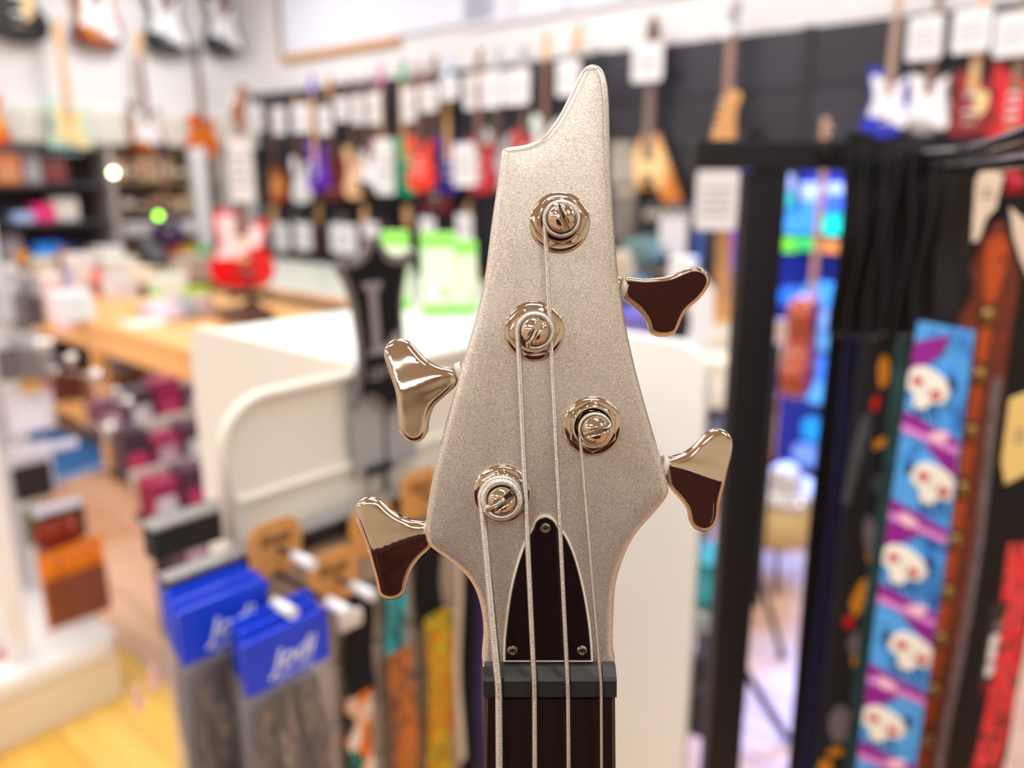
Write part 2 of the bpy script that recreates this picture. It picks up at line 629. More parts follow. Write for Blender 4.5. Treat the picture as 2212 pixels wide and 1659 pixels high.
# ------------------------------------------------------------------ the silver bass in front
TILT = math.atan(120 / F)
CT, ST = math.cos(TILT), math.sin(TILT)
FD = 0.25
camM = Matrix.Translation(EYE) @ Matrix.Rotation(PI / 2 - PITCH, 4, 'X')
bassM = camM @ Matrix.Translation((0, 0, -FD)) @ Matrix.Rotation(TILT, 4, 'X')


def L(px, py, h=0.0):
    """photograph pixel -> x, y on the plane h above the headstock's face"""
    r = Vector(((px - 1106) / F, (829.5 - py) / F, -1.0))
    O = Vector((0, 0, -FD)); n = Vector((0, -ST, CT))
    t = (h + O.dot(n)) / r.dot(n)
    P = r * t - O
    return (P.x, P.dot(Vector((0, CT, ST))))


def L3(px, py, h):
    x, y = L(px, py, h); return Vector((x, y, h))


S = 0.25 / F     # metres per pixel near the middle

bass = thing('bass_guitar', 'silver four-string bass guitar whose headstock stands in front of everything', 'bass guitar')
bass.matrix_world = bassM

silver = bpy.data.materials.new('silver_flake_paint'); silver.use_nodes = True
nt = silver.node_tree; b = nt.nodes['Principled BSDF']
b.inputs['Metallic'].default_value = 0.72
b.inputs['Roughness'].default_value = 0.36
b.inputs['Coat Weight'].default_value = 0.12
b.inputs['Coat Roughness'].default_value = 0.25
tc = nt.nodes.new('ShaderNodeTexCoord')
vo = nt.nodes.new('ShaderNodeTexVoronoi'); vo.inputs['Scale'].default_value = 3600
sp = nt.nodes.new('ShaderNodeSeparateColor')
mr = nt.nodes.new('ShaderNodeMapRange'); mr.inputs[3].default_value = 0.72; mr.inputs[4].default_value = 1.28
hs = nt.nodes.new('ShaderNodeHueSaturation'); hs.inputs['Color'].default_value = lin((197, 188, 177))
nt.links.new(tc.outputs['Object'], vo.inputs['Vector']); nt.links.new(vo.outputs['Color'], sp.inputs[0])
nt.links.new(sp.outputs[0], mr.inputs[0]); nt.links.new(mr.outputs[0], hs.inputs['Value'])
nt.links.new(hs.outputs[0], b.inputs['Base Color'])
nz = nt.nodes.new('ShaderNodeTexNoise'); nz.inputs['Scale'].default_value = 2600; nz.inputs['Detail'].default_value = 2
bm_ = nt.nodes.new('ShaderNodeBump'); bm_.inputs['Strength'].default_value = 0.22; bm_.inputs['Distance'].default_value = 0.0002
nt.links.new(tc.outputs['Object'], nz.inputs['Vector']); nt.links.new(nz.outputs['Fac'], bm_.inputs['Height'])
nt.links.new(bm_.outputs[0], b.inputs['Normal'])

HEAD = [(1283, 134), (1300, 142), (1311, 165), (1317, 210), (1320, 300), (1325, 420), (1331, 520), (1339, 606), (1348, 665), (1359, 727), (1378, 810), (1403, 900), (1422, 965), (1437, 1015),
        (1446, 1052), (1446, 1068), (1436, 1086), (1412, 1115), (1381, 1150), (1362, 1180), (1348, 1212), (1336, 1250), (1330, 1284), (1327, 1340), (1326, 1400), (1326, 1442),
        (1260, 1442), (1180, 1442), (1110, 1442), (1045, 1442), (1044, 1370), (1039, 1322), (1026, 1279), (1005, 1246), (972, 1216), (940, 1194), (924, 1180), (918, 1164), (917, 1140), (929, 1055),
        (954, 945), (990, 815), (1027, 687), (1045, 606), (1061, 483), (1073, 400), (1081, 335), (1084, 323), (1090, 317), (1103, 314), (1139, 308), (1168, 295), (1189, 274), (1211, 241), (1229, 206), (1247, 169), (1256, 151), (1267, 139)]
hp = [L(x, y) for x, y in HEAD]
hp = resample(catmull(hp, 8), 0.0009)
R = 0.0026


def hh(x, y, d):
    e = max(0.0, R - d)
    if y < L(1180, 1436)[1]:
        return 0.0
    return -R + math.sqrt(max(0, R * R - e * e))


mb = MB(); relief(mb, [tuple(p) for p in hp], hh, -0.0145, [R * f for f in (0.06, 0.16, 0.3, 0.48, 0.7, 1.0)], 0.006)
part('headstock', mb, bass, silver)

# neck, fretboard, frets, body (below the frame, so the bass is whole from elsewhere)
yN = L(1180, 1508, 0.004)[1]
x0, x1 = L(1046, 1512, 0.004)[0], L(1329, 1512, 0.004)[0]
xm = 0.5 * (x0 + x1)
board_m = mat('dark_rosewood', (24, 11, 10), 0.32, var=0.45, vscale=240, stretch=(1, 0.06, 1))
fb_end = yN - 0.62
wide = 0.061
mb = MB()
zf = 0.0048
vs = [(x0, yN, -0.001), (x1, yN, -0.001), (x1, yN, zf - .0012), (x1 - .0012, yN, zf), (x0 + .0012, yN, zf), (x0, yN, zf - .0012)]
vs += [(xm - wide / 2, fb_end, -0.001), (xm + wide / 2, fb_end, -0.001), (xm + wide / 2, fb_end, zf - .0012), (xm + wide / 2 - .0012, fb_end, zf), (xm - wide / 2 + .0012, fb_end, zf), (xm - wide / 2, fb_end, zf - .0012)]
mb.add(vs, [(i, i + 6, (i + 1) % 6 + 6, (i + 1) % 6) for i in range(6)] + [(0, 1, 2, 3, 4, 5), (11, 10, 9, 8, 7, 6)])
fretboard = part('fretboard', mb, bass, board_m)
fm = mat('fret_nickel', (200, 196, 190), 0.2, 1.0)
for k in range(1, 23):
    y = yN - 0.864 * (1 - 2 ** (-k / 12)) 
    f_ = (yN - y) / 0.62
    hw = (x1 - x0) / 2 * (1 - f_) + wide / 2 * f_ - 0.0008
    if y > fb_end:
        part('fret', MB().tube([(xm - hw, y, zf), (xm + hw, y, zf)], 0.0012, 8), fretboard, fm)
mb = MB()
sec = []
for yy, hw, dp in ((L(1180, 1440)[1] - 0.002, (x1 - x0) / 2 - 0.0006, 0.0135), (yN - 0.05, (x1 - x0) / 2, 0.019), (yN - 0.55, wide / 2 - 0.0005, 0.022), (yN - 0.62, wide / 2, 0.024)):
    sec.append([(xm + hw * math.cos(PI + PI * i / 12), yy, -0.0012 + dp * math.sin(PI + PI * i / 12)) for i in range(13)])
vs = [p for s_ in sec for p in s_]
fs = []
for j in range(3):
    for i in range(12):
        a = j * 13 + i; fs.append((a, a + 1, a + 14, a + 13))
    fs.append((j * 13 + 12, j * 13, j * 13 + 13, j * 13 + 25))
mb.add(vs, fs, True)
mb.add(sec[0], [tuple(range(12, -1, -1))]); mb.add(sec[-1], [tuple(range(13))])
part('neck', mb, bass, silver)
BO = [(-.03, .0), (-.06, .05), (-.10, .13), (-.145, .16), (-.165, .11), (-.15, .02), (-.13, -.08), (-.15, -.17), (-.175, -.26), (-.15, -.34), (-.07, -.385), (.03, -.38), (.12, -.36), (.17, -.28), (.16, -.18), (.13, -.09), (.14, 0), (.155, .06), (.13, .095), (.09, .05), (.06, 0), (.03, -.02)]
yB = yN - 0.60
bo = [(xm + x, yB + y) for x, y in catmull(BO, 5)]
mb = MB(); relief(mb, bo, lambda x, y, d: -0.006 - 0.006 + math.sqrt(max(0, 0.006 ** 2 - max(0, 0.006 - d) ** 2)), -0.045, [0.001, 0.003, 0.006], 0.05)
part('body', mb, bass, silver)
for yy in (-0.12, -0.21):
    part('pickup', MB().rprism(rrect(xm - 0.045, xm + 0.045, yB + yy - 0.016, yB + yy + 0.016, 0.005), 0, 0.012, 0.001), bass, BLACK, rot=(PI / 2, 0, 0), loc=(0, 0, 0.006))
part('bridge', MB().box(xm - 0.035, xm + 0.035, yB - 0.34, yB - 0.28, -0.006, 0.008), bass, CHROME)

# nut
nutm = mat('grey_black_nut', (25, 27, 26), 0.45, 0.0, 0.05)
strings = {}
SX = {'e': [(1079, 1660), (1078, 1510), (1076.5, 1475)], 'a': [(1155, 1660), (1154.5, 1510), (1154, 1475)],
      'd': [(1228, 1660), (1227, 1510), (1226, 1475)], 'g': [(1299, 1660), (1298.5, 1510), (1298, 1475)]}
HW = {'e': 9.2, 'a': 6.6, 'd': 5.6, 'g': 3.6}
HN = 0.0066
mb = MB()
ya, yb_, yc = L(1180, 1436, 0.0025)[1], L(1180, 1472, HN)[1], L(1180, 1509, HN)[1]
cuts = [L(1045, 1480, 0.004)[0]]
for s_ in 'eadg':
    xc = L(SX[s_][1][0], 1490, HN)[0]; w = HW[s_] * S * 1.12
    cuts += [xc - w, xc + w]
cuts.append(L(1330, 1480, 0.004)[0])
for i in range(len(cuts) - 1):
    a, b2 = cuts[i], cuts[i + 1]
    low = 0.0022 if i % 2 else 0.0
    ht = HN - low
    pr = [(ya, 0.0), (ya, 0.0034 - low * .2), (yb_ + 0.0012, ht - 0.0006), (yb_, ht), (yc + 0.0006, ht), (yc, ht - 0.0007), (yc, 0.0)]
    n = len(pr)
    vs = [(a, y, z) for y, z in pr] + [(b2, y, z) for y, z in pr]
    mb.add(vs, [(j, (j + 1) % n, n + (j + 1) % n, n + j) for j in range(n)] + [tuple(range(n))[::-1], tuple(range(n, 2 * n))])
part('nut', mb, bass, nutm)

# truss rod cover
TR = [(1178, 1113), (1164, 1117), (1153, 1128), (1149, 1140), (1135, 1165), (1117, 1215), (1102, 1273), (1093, 1334), (1088, 1385), (1087, 1430), (1087, 1437), (1130, 1437), (1230, 1437), (1281, 1437), (1281, 1430), (1279, 1390), (1273, 1334), (1260, 1262), (1242, 1197), (1222, 1154), (1207, 1138), (1203, 1128), (1192, 1117)]
tp = resample(catmull([L(x, y, 0.0015) for x, y in TR[:10]], 6, False), 0.0012, False)
tq = resample(catmull([L(x, y, 0.0015) for x, y in TR[14:] + TR[:1]], 6, False), 0.0012, False)
tro = [tuple(p) for p in tp] + [tuple(p) for p in tq[:-1]]
tri = inset(tro if area(tro) > 0 else tro[::-1], 0.00062, 3)
ivory = mat('ivory_edge', (236, 226, 206), 0.35)
mb = MB(); relief(mb, tro, lambda x, y, d: 0.0013, 0.0, [0.0004], 0.02, smooth=False)
trc = part('truss_rod_cover', mb, bass, ivory)
gloss = mat('gloss_black_laminate', (22, 12, 13), 0.12, 0.0, 0.4)
mb = MB(); relief(mb, tri, lambda x, y, d: 0.0019 if d > 0.0001 else 0.0017, 0.0012, [0.0003], 0.02, smooth=False)
part('face_plate', mb, trc, gloss)
scm = mat('dark_nickel_screw', (120, 116, 100), 0.25, 1.0)
for (x, y) in ((1178, 1141), (1107, 1406), (1257, 1406)):
    c = L(x, y, 0.002)
    mb = MB(); r = 12.5 * S
    mb.lathe((c[0], c[1], 0.0018), [(r, 0), (r * 0.95, 0.0005), (r * 0.7, 0.0009), (r * 0.42, 0.0010), (r * 0.4, 0.0001), (1e-5, 0.0001)], 24)
    for k in range(4):      # four lobes that leave a cross recess
        a = PI / 4 + PI / 2 * k
        mb.sphere((c[0] + math.cos(a) * r * 0.36, c[1] + math.sin(a) * r * 0.36, 0.0023), r * 0.26, 8, 0.9)
    part('screw', mb, trc, scm)

# ---- strings and tuning machines
nick = mat('wound_steel', (196, 192, 186), 0.27, 1.0)
chrome_t = mat('warm_chrome', (200, 186, 168), 0.045, 1.0)
dark_hole = mat('dark_bore', (8, 7, 7), 0.6)
TUN = {  # washer centre px, turn-in angle, total winding end angle, post top height, slot angle
    'd': dict(c=(1209.5, 480), fs=118, fe=540, slot=112),
    'a': dict(c=(1154, 715), fs=248, fe=540, slot=62),
    'g': dict(c=(1280, 920.5), fs=18, fe=540, slot=17),
    'e': dict(c=(1084.5, 1067.5), fs=214, fe=900, slot=36)}
KEY = {'a': dict(o=[(979, 797), (949, 790), (919, 775), (901, 756), (886, 739), (867, 732), (848, 734), (833, 745), (828, 767), (837, 797), (852, 838), (858, 868), (861, 909), (863, 928), (874, 946), (893, 955), (912, 950), (923, 935), (927, 909), (938, 879), (960, 857), (981, 838), (988, 825), (989, 808)],
                 ax=((1000, 806), (855, 850)), hinge=(995, 806), twist=-5, fold=(0.02, 0.05)),
       'e': dict(o=[(917, 1128), (889, 1124), (863, 1115), (841, 1100), (822, 1083), (803, 1076), (781, 1079), (768, 1092), (767, 1115), (777, 1144), (794, 1186), (803, 1223), (811, 1260), (815, 1283), (826, 1296), (845, 1300), (863, 1294), (874, 1279), (878, 1257), (889, 1230), (908, 1204), (927, 1186), (934, 1170), (930, 1140)],
                 ax=((935, 1152), (797, 1196)), hinge=(930, 1150), twist=0, fold=(0.20, 0.10)),
       'd': dict(o=[(1346, 601), (1362, 599), (1395, 602), (1440, 597), (1466, 586), (1488, 579), (1511, 584), (1524, 601), (1524, 620), (1507, 646), (1484, 668), (1473, 687), (1466, 709), (1458, 722), (1440, 728), (1417, 726), (1404, 715), (1397, 694), (1380, 672), (1357, 653), (1345, 642)],
                 ax=((1340, 645), (1480, 690)), hinge=(1345, 622), twist=17, fold=(0.10, 0.0)),
       'g': dict(o=[(1434, 991), (1449, 988), (1477, 980), (1499, 965), (1518, 945), (1537, 930), (1555, 926), (1574, 934), (1585, 952), (1583, 978), (1574, 1008), (1565, 1042), (1557, 1083), (1555, 1120), (1544, 1143), (1524, 1152), (1503, 1145), (1492, 1128), (1486, 1102), (1469, 1079), (1447, 1053), (1438, 1025)],
                 ax=((1430, 1002), (1568, 1045)), hinge=(1432, 1008), twist=0, fold=(0.20, 0.12))}
PATHS = {'e': [(1048, 1092)], 'a': [(1120, 716)], 'd': [(1181, 472)], 'g': [(1252, 936)]}
DIA = {'e': 18.5, 'a': 13.5, 'd': 11.3, 'g': 7.6}
ZC = 0.0092
for nm in 'eadg':
    T = TUN[nm]
    cx, cy = L(*T['c'], 0.001)
    r_w = 64.5 * S
    mb = MB()
    mb.lathe((cx, cy, 0), [(r_w, 0), (r_w, 0.0007), (r_w * .985, 0.0011), (r_w * .93, 0.00135), (r_w * .80, 0.0014), (r_w * .5, 0.0014)], 64)
    key = KEY[nm]
    hx, hy = L(*key['hinge'], -0.0075)
    side = 1 if hx > cx else -1
    _d = Vector(L(*key['ax'][1], -0.0075)) - Vector(L(*key['ax'][0], -0.0075)); ang0 = math.atan2(_d.y, _d.x)
    hz = Vector((hx, hy, -0.0075)); axd = Vector((math.cos(ang0), math.sin(ang0), 0))
    mb.cyl(hz - axd * 0.006, hz + axd * 0.0006, 0.0031, n=24)
    mb.lathe((0, 0, 0), [(0.0001, 0)], 3) if False else None
    tuner = part('tuning_machine', mb, bass, chrome_t)
    part('collar', MB().cyl(hz - axd * 0.0008, hz + axd * 0.0012, 0.0037, 0.0034, n=24), tuner, mat('nylon_collar', (200, 196, 184), 0.3))
    # hexagonal bushing
    mb = MB()
    rh = 57 * S; NS = 96; ph = 0.12 if nm in 'da' else PI / 6

    def hexring(R_, z, cham=0.0):
        o = []
        for k in range(NS):
            t_ = 2 * PI * k / NS
            m_ = ((t_ - ph) % (PI / 3)) - PI / 6
            rr_ = R_ * math.cos(PI / 6) / math.cos(m_)
            if cham:
                rr_ = min(rr_, cham)
            o.append((cx + rr_ * math.cos(t_), cy + rr_ * math.sin(t_), z))
        return o
    rg_ = [hexring(rh, 0.0013), hexring(rh, 0.0024), hexring(rh * .985, 0.0029, 53 * S), hexring(rh * .95, 0.0032, 50.5 * S),
           hexring(rh * 2, 0.0033, 46 * S), hexring(rh * 2, 0.0037, 44.5 * S), hexring(rh * 2, 0.0037, 41 * S), hexring(rh * 2, 0.0028, 38 * S), hexring(rh * 2, 0.0022, 30 * S)]
    mb.add([q_ for r_ in rg_ for q_ in r_], [(j * NS + i, j * NS + (i + 1) % NS, (j + 1) * NS + (i + 1) % NS, (j + 1) * NS + i) for j in range(len(rg_) - 1) for i in range(NS)], False)
    part('hex_bushing', mb, tuner, chrome_t)
    # post with split dome
    dia = DIA[nm] * S * 0.96
    rp = 31.5 * S * 0.93
    rc = rp + dia * 0.46
    mb = MB()
    mb.cyl((cx, cy, 0.003), (cx, cy, ZC + 0.001), rp * 0.92, n=32)
    sl = math.radians(T['slot']); w = max(dia * 0.48, 0.00075)
    ztop = ZC + 0.0018
    for sg in (1, -1):
        a0 = math.asin(w / rp)
        arc = [(rp * math.cos(t_), rp * math.sin(t_)) for t_ in np.linspace(a0, PI - a0, 34)]
        ca, sa = math.cos(sl + (0 if sg > 0 else PI)), math.sin(sl + (0 if sg > 0 else PI))
        ol = [(cx + x * ca - y * sa, cy + x * sa + y * ca) for x, y in arc]
        ol = [tuple(p) for p in resample(ol, 0.00045)]

        def dome(x, y, d, cx=cx, cy=cy):
            r2 = ((x - cx) ** 2 + (y - cy) ** 2) / (rp * rp)
            z = ztop + 0.0032 * math.sqrt(max(0, 1 - r2))
            return z - max(0, 0.0003 - d) * 1.0
        relief(mb, ol, dome, 0.006, [0.0001, 0.0003, 0.0007, 0.0014], 0.0007)
    part('string_post', mb, tuner, chrome_t)
    part('string_hole', MB().cyl((cx, cy, ztop - 0.004), (cx, cy, ztop - 0.0011), w * 1.25, n=16), tuner, dark_hole)
    # key
    zc = -0.0078
    ol = catmull([L(x, y, zc) for x, y in key['o']], 6)
    ol = [tuple(p) for p in resample(ol, 0.0009)]
    A = Vector(L(*key['ax'][0], zc)); B = Vector(L(*key['ax'][1], zc)); D2 = (B - A).normalized(); N2 = Vector((-D2.y, D2.x))
    if N2.y < 0:
        N2 = -N2
    RR = 0.0017
    tw = math.tan(math.radians(key['twist']))
    dn, up = key['fold']

    def kh(x, y, d, A=A, N2=N2, D2=D2, tw=tw, up=up, dn=dn):
        s_ = (Vector((x, y)) - A).dot(N2); u_ = (Vector((x, y)) - A).dot(D2)
        e = max(0.0, RR - d)
        z = -RR + math.sqrt(max(0, RR * RR - e * e))
        z += -dn * abs(s_) if s_ < 0 else -up * s_
        z += 1.1e-4 * math.sin(s_ * 700) * min(1, d / 0.003) * (0.6 + 0.4 * math.sin(u_ * 260))
        z += tw * s_
        # lips at the wing ends
        q = max(0.0, abs(s_) - 0.0095)
        z += 0.0
        return z + 0.0021
    mb = MB()
    relief(mb, ol, kh, -0.0022, [RR * f for f in (0.05, 0.15, 0.3, 0.5, 0.75, 1.0)], 0.0009, Matrix.Translation((0, 0, zc)))
    part('tuner_key', mb, tuner, chrome_t)

    # string path: nut to post, around it, into the slot
    r0 = dia / 2
    low = [L3(x, y, h) for (x, y), h in zip(SX[nm], (HN + 0.0002, HN + 0.0006, HN + 0.0010))]
    low[0] = Vector((low[1].x + (low[0].x - low[1].x), low[0].y, HN + 0.0004))
    turns = (T['fe'] - T['fs']) / 360
    tang = Vector((cx - rc, cy, ZC - turns * dia * 0.55))
    full = [low[0]] + [low[1], low[2], tang]
    pts = []
    ring_pitch = {'e': 0.00046, 'a': 0.00040, 'd': 0.00038, 'g': 0.00032}[nm]
    coil = []
    nst = int((T['fe'] - T['fs']) / 5)
    for i in range(nst + 1):
        a = T['fe'] - (T['fe'] - T['fs']) * i / nst
        fr_ = i / nst
        rr = rc + (0.35 * dia * max(0, 1 - 2 * fr_) if nm == 'e' else 0)
        coil.append(Vector((cx + rr * math.cos(math.radians(a)), cy + rr * math.sin(math.radians(a)), tang.z + (ZC - tang.z + 0.0003) * fr_)))
    if nm == 'e':
        full[-1].x = coil[0].x
    fsr = math.radians(T['fs'])
    end = [Vector((cx + rc * .78 * math.cos(fsr - 0.12), cy + rc * .78 * math.sin(fsr - 0.12), ZC + 0.0013)), Vector((cx + rc * .45 * math.cos(fsr), cy + rc * .45 * math.sin(fsr), ZC + 0.0016)), Vector((cx, cy, ZC + 0.0008)), Vector((cx, cy, ZC - 0.001))]
    path = full[:-1] + coil + end
    path = resample(np.array([tuple(p) for p in path]), ring_pitch / 3, False)
    amp = [1.0, 1.0, 0.78]
    rads = [r0 * amp[i % 3] for i in range(len(path))]
    mb = MB(); mb.tube([Vector(p) for p in path], r0, 10, rads)
    yend = yB - 0.30
    k_ = (yend - low[0].y)
    mb.tube([low[0], Vector((low[0].x + (low[0].x - xm) * 0.35, yend, 0.012))], r0 * 0.97, 10)
    part('string', mb, bass, nick)

# stool that carries the bass, below the frame
q = bassM @ Vector((xm, yB - 0.385, -0.03))
t = thing('display_stool', 'low black stool that carries the silver bass', 'stool', (q.x, q.y, 0), 0)
zt = q.z - 0.006
part('seat', MB().lathe((0, 0, zt - 0.04), [(1e-4, 0), (0.16, 0), (0.17, 0.01), (0.17, 0.03), (0.16, 0.04), (1e-4, 0.04)], 32), t, BLACK)
for k in range(4):
    a = PI / 4 + PI / 2 * k
    part('leg', MB().cyl((0.12 * math.cos(a), 0.12 * math.sin(a), zt - 0.04), (0.17 * math.cos(a), 0.17 * math.sin(a), 0), 0.012), t, BLACKM)
# ------------------------------------------------------------------ guitars
SHAPES = {
    'strat': [(-.03, .165), (-.06, .20), (-.10, .245), (-.135, .235), (-.145, .18), (-.118, .10), (-.108, .04), (-.13, -.03), (-.16, -.10), (-.15, -.165), (-.10, -.198), (-.03, -.206), (.04, -.20), (.11, -.18), (.155, -.13), (.155, -.06), (.125, .01), (.108, .07), (.122, .13), (.14, .175), (.118, .20), (.085, .178), (.055, .145), (.03, .135)],
    'lp': [(-.03, .18), (-.08, .192), (-.125, .165), (-.128, .115), (-.104, .06), (-.108, .01), (-.15, -.05), (-.168, -.11), (-.14, -.172), (-.07, -.202), (0, -.207), (.07, -.202), (.14, -.172), (.168, -.11), (.15, -.05), (.108, .005), (.102, .05), (.124, .09), (.128, .135), (.10, .15), (.066, .125), (.03, .11)],
    'tele': [(-.03, .18), (-.10, .19), (-.14, .155), (-.138, .105), (-.115, .05), (-.12, -.01), (-.155, -.07), (-.16, -.13), (-.12, -.188), (-.04, -.206), (.04, -.206), (.12, -.188), (.16, -.13), (.155, -.07), (.12, -.01), (.113, .05), (.133, .10), (.128, .142), (.09, .148), (.055, .12), (.03, .115)],
    'uke': [(-.02, .16), (-.07, .165), (-.11, .13), (-.115, .08), (-.085, .03), (-.10, -.03), (-.145, -.09), (-.14, -.16), (-.08, -.202), (0, -.208), (.08, -.202), (.14, -.16), (.145, -.09), (.10, -.03), (.085, .03), (.115, .08), (.11, .13), (.07, .165), (.02, .16)],
}
VSH = [(-.04, .17), (-.065, .14), (-.225, -.20), (-.222, -.25), (-.19, -.27), (-.15, -.255), (-.03, -.085), (0, -.07), (.03, -.085), (.15, -.255), (.19, -.27), (.222, -.25), (.225, -.20), (.065, .14), (.04, .17)]
GUARD = {
    'strat': [(-.028, .14), (-.055, .165), (-.10, .19), (-.118, .17), (-.10, .10), (-.09, .04), (-.11, -.03), (-.115, -.07), (-.05, -.075), (.0, -.09), (.06, -.13), (.115, -.15), (.135, -.11), (.105, -.03), (.085, .06), (.10, .13), (.112, .165), (.085, .155), (.055, .13), (.028, .12)],
    'tele': [(-.028, .15), (-.08, .165), (-.122, .14), (-.10, .05), (-.10, .0), (-.125, -.05), (-.09, -.06), (.0, -.035), (.05, .0), (.10, .02), (.10, .06), (.112, .10), (.06, .115), (.028, .10)],
    'lp': [(.03, .05), (.07, .06), (.09, .04), (.085, -.03), (.06, -.08), (.03, -.07)],
}
HEADS = {
    'six': [(-.022, 0), (-.028, .02), (-.045, .04), (-.03, .09), (-.012, .15), (.005, .185), (.035, .185), (.048, .165), (.035, .14), (.03, .10), (.03, .05), (.022, .0)],
    'three': [(-.022, 0), (-.036, .03), (-.042, .10), (-.046, .15), (-.02, .165), (0, .158), (.02, .165), (.046, .15), (.042, .10), (.036, .03), (.022, 0)],
    'vee': [(-.022, 0), (-.034, .03), (-.04, .08), (-.02, .14), (0, .17), (.02, .14), (.04, .08), (.034, .03), (.022, 0)],
}
GM = {}
plain = mat('guitar_default', (200, 200, 200), 0.2)


def gmesh(kind, head):
    if (kind, head) in GM:
        return GM[(kind, head)]
    d = {}
    ol = catmull(SHAPES[kind], 3) if kind != 'vee' else catmull(VSH, 2)
    dep = 0.022 if kind != 'uke' else 0.04
    d['body'] = MB().rprism(ol, -dep, dep, 0.007, True).mesh('body', plain)
    if kind in GUARD:
        d['guard'] = MB().rprism(catmull(GUARD[kind], 3), -dep - 0.0035, -dep, 0.001).mesh('pickguard', plain)
    n = MB(); yb = 0.11
    vs = []
    for z, w, t in ((yb, .028, .02), (.20, .028, .016), (.615, .021, .014), (.64, .022, .012)):
        vs += [(w * math.cos(PI * i / 6), -0.024 - 0.0 + t * math.sin(PI * i / 6), z) for i in range(7)]
    fs = [(j * 7 + i, j * 7 + i + 1, j * 7 + i + 8, j * 7 + i + 7) for j in range(3) for i in range(6)]
    fs += [(j * 7 + 6, j * 7, j * 7 + 7, j * 7 + 13) for j in range(3)]
    n.add(vs, fs, False); n.add(vs[:7], [tuple(range(7))]); n.add(vs[-7:], [tuple(range(6, -1, -1))])
    d['neck'] = n.mesh('neck', plain)
    fb = MB(); fb.add([(-.029, -.031, .06), (.029, -.031, .06), (.0215, -.031, .615), (-.0215, -.031, .615), (-.029, -.0245, .06), (.029, -.0245, .06), (.0215, -.0245, .615), (-.0215, -.0245, .615)],
                      [(0, 1, 2, 3), (7, 6, 5, 4), (0, 4, 5, 1), (1, 5, 6, 2), (2, 6, 7, 3), (3, 7, 4, 0)])
    d['board'] = fb.mesh('fretboard', plain)
    fr = MB()
    for k in range(1, 21):
        z = .615 - .70 * (1 - 2 ** (-k / 12.0)); w = .0215 + (.615 - z) / .555 * .0075
        fr.box(-w, w, -.0325, -.031, z - .0013, z + .0013)
    d['frets'] = fr.mesh('frets', plain)
    d['head'] = MB().rprism([(x, z + .618) for x, z in catmull(HEADS[head], 3)], -.022, -.008, 0.002).mesh('headstock', plain)
    d['tuner'] = MB().cyl((0, -.022, 0), (0, -.034, 0), .0045, n=8).cyl((-.0, -.015, 0), (-.03, -.015, 0), .003, n=6).box(-.038, -.026, -.02, -.01, -.006, .006, .002).mesh('tuner', plain)
    d['pickup'] = MB().rprism(rrect(-.034, .034, -.009, .009, .006, 3), -dep - .009, -dep, .001).mesh('pickup', plain)
    d['bridge'] = MB().box(-.035, .035, -dep - .010, -dep, -.012, .010, .002).cyl((0, -dep - .012, -.004), (0, -dep, -.004), .004, n=8).mesh('bridge', plain)
    d['hole'] = MB().cyl((0, -dep - .001, 0.0), (0, -dep + .001, 0.0), .042, n=24).mesh('sound_hole', plain)
    GM[(kind, head)] = d
    return d


C_ = {'maple': (222, 172, 112), 'rosewood': (120, 78, 62), 'white': (240, 240, 244), 'cream': (240, 214, 150), 'black': (14, 14, 20), 'chrome': (210, 208, 204), 'natural': (220, 170, 110)}


def paint(c):
    c = C_.get(c, c)
    return mat('lacquer_%d_%d_%d' % tuple(c), c, 0.22, 0.0, 0.35)


def wood(c):
    c = C_.get(c, c)
    return mat('neck_wood_%d_%d_%d' % tuple(c), c, 0.45, var=0.05, vscale=20, stretch=(3, 3, .4))


def burst(c1, c2):
    """sunburst lacquer: amber middle, dark rim (a painted finish on the body itself)"""
    nm = 'burst_%d_%d_%d_%d' % (c1[0], c1[1], c2[0], c2[1])
    if nm in MATS:
        return MATS[nm]
    m = bpy.data.materials.new(nm); m.use_nodes = True; nt = m.node_tree; b = nt.nodes['Principled BSDF']
    b.inputs['Roughness'].default_value = 0.2; b.inputs['Coat Weight'].default_value = 0.3
    tc = nt.nodes.new('ShaderNodeTexCoord'); mp = nt.nodes.new('ShaderNodeMapping')
    mp.inputs['Scale'].default_value = (6.3, 0, 5.0)
    ln = nt.nodes.new('ShaderNodeVectorMath'); ln.operation = 'LENGTH'
    cr = nt.nodes.new('ShaderNodeValToRGB'); e = cr.color_ramp.elements
    e[0].position = 0.35; e[0].color = lin(c1); e[1].position = 1.1 if False else 1.0; e[1].color = lin(c2)
    x = e.new(0.72); x.color = lin(tuple((a * 2 + d) / 3 for a, d in zip(c1, c2)))
    nt.links.new(tc.outputs['Object'], mp.inputs[0]); nt.links.new(mp.outputs[0], ln.inputs[0]); nt.links.new(ln.outputs['Value'], cr.inputs[0])
    nt.links.new(cr.outputs[0], b.inputs['Base Color'])
    MATS[nm] = m
    return m


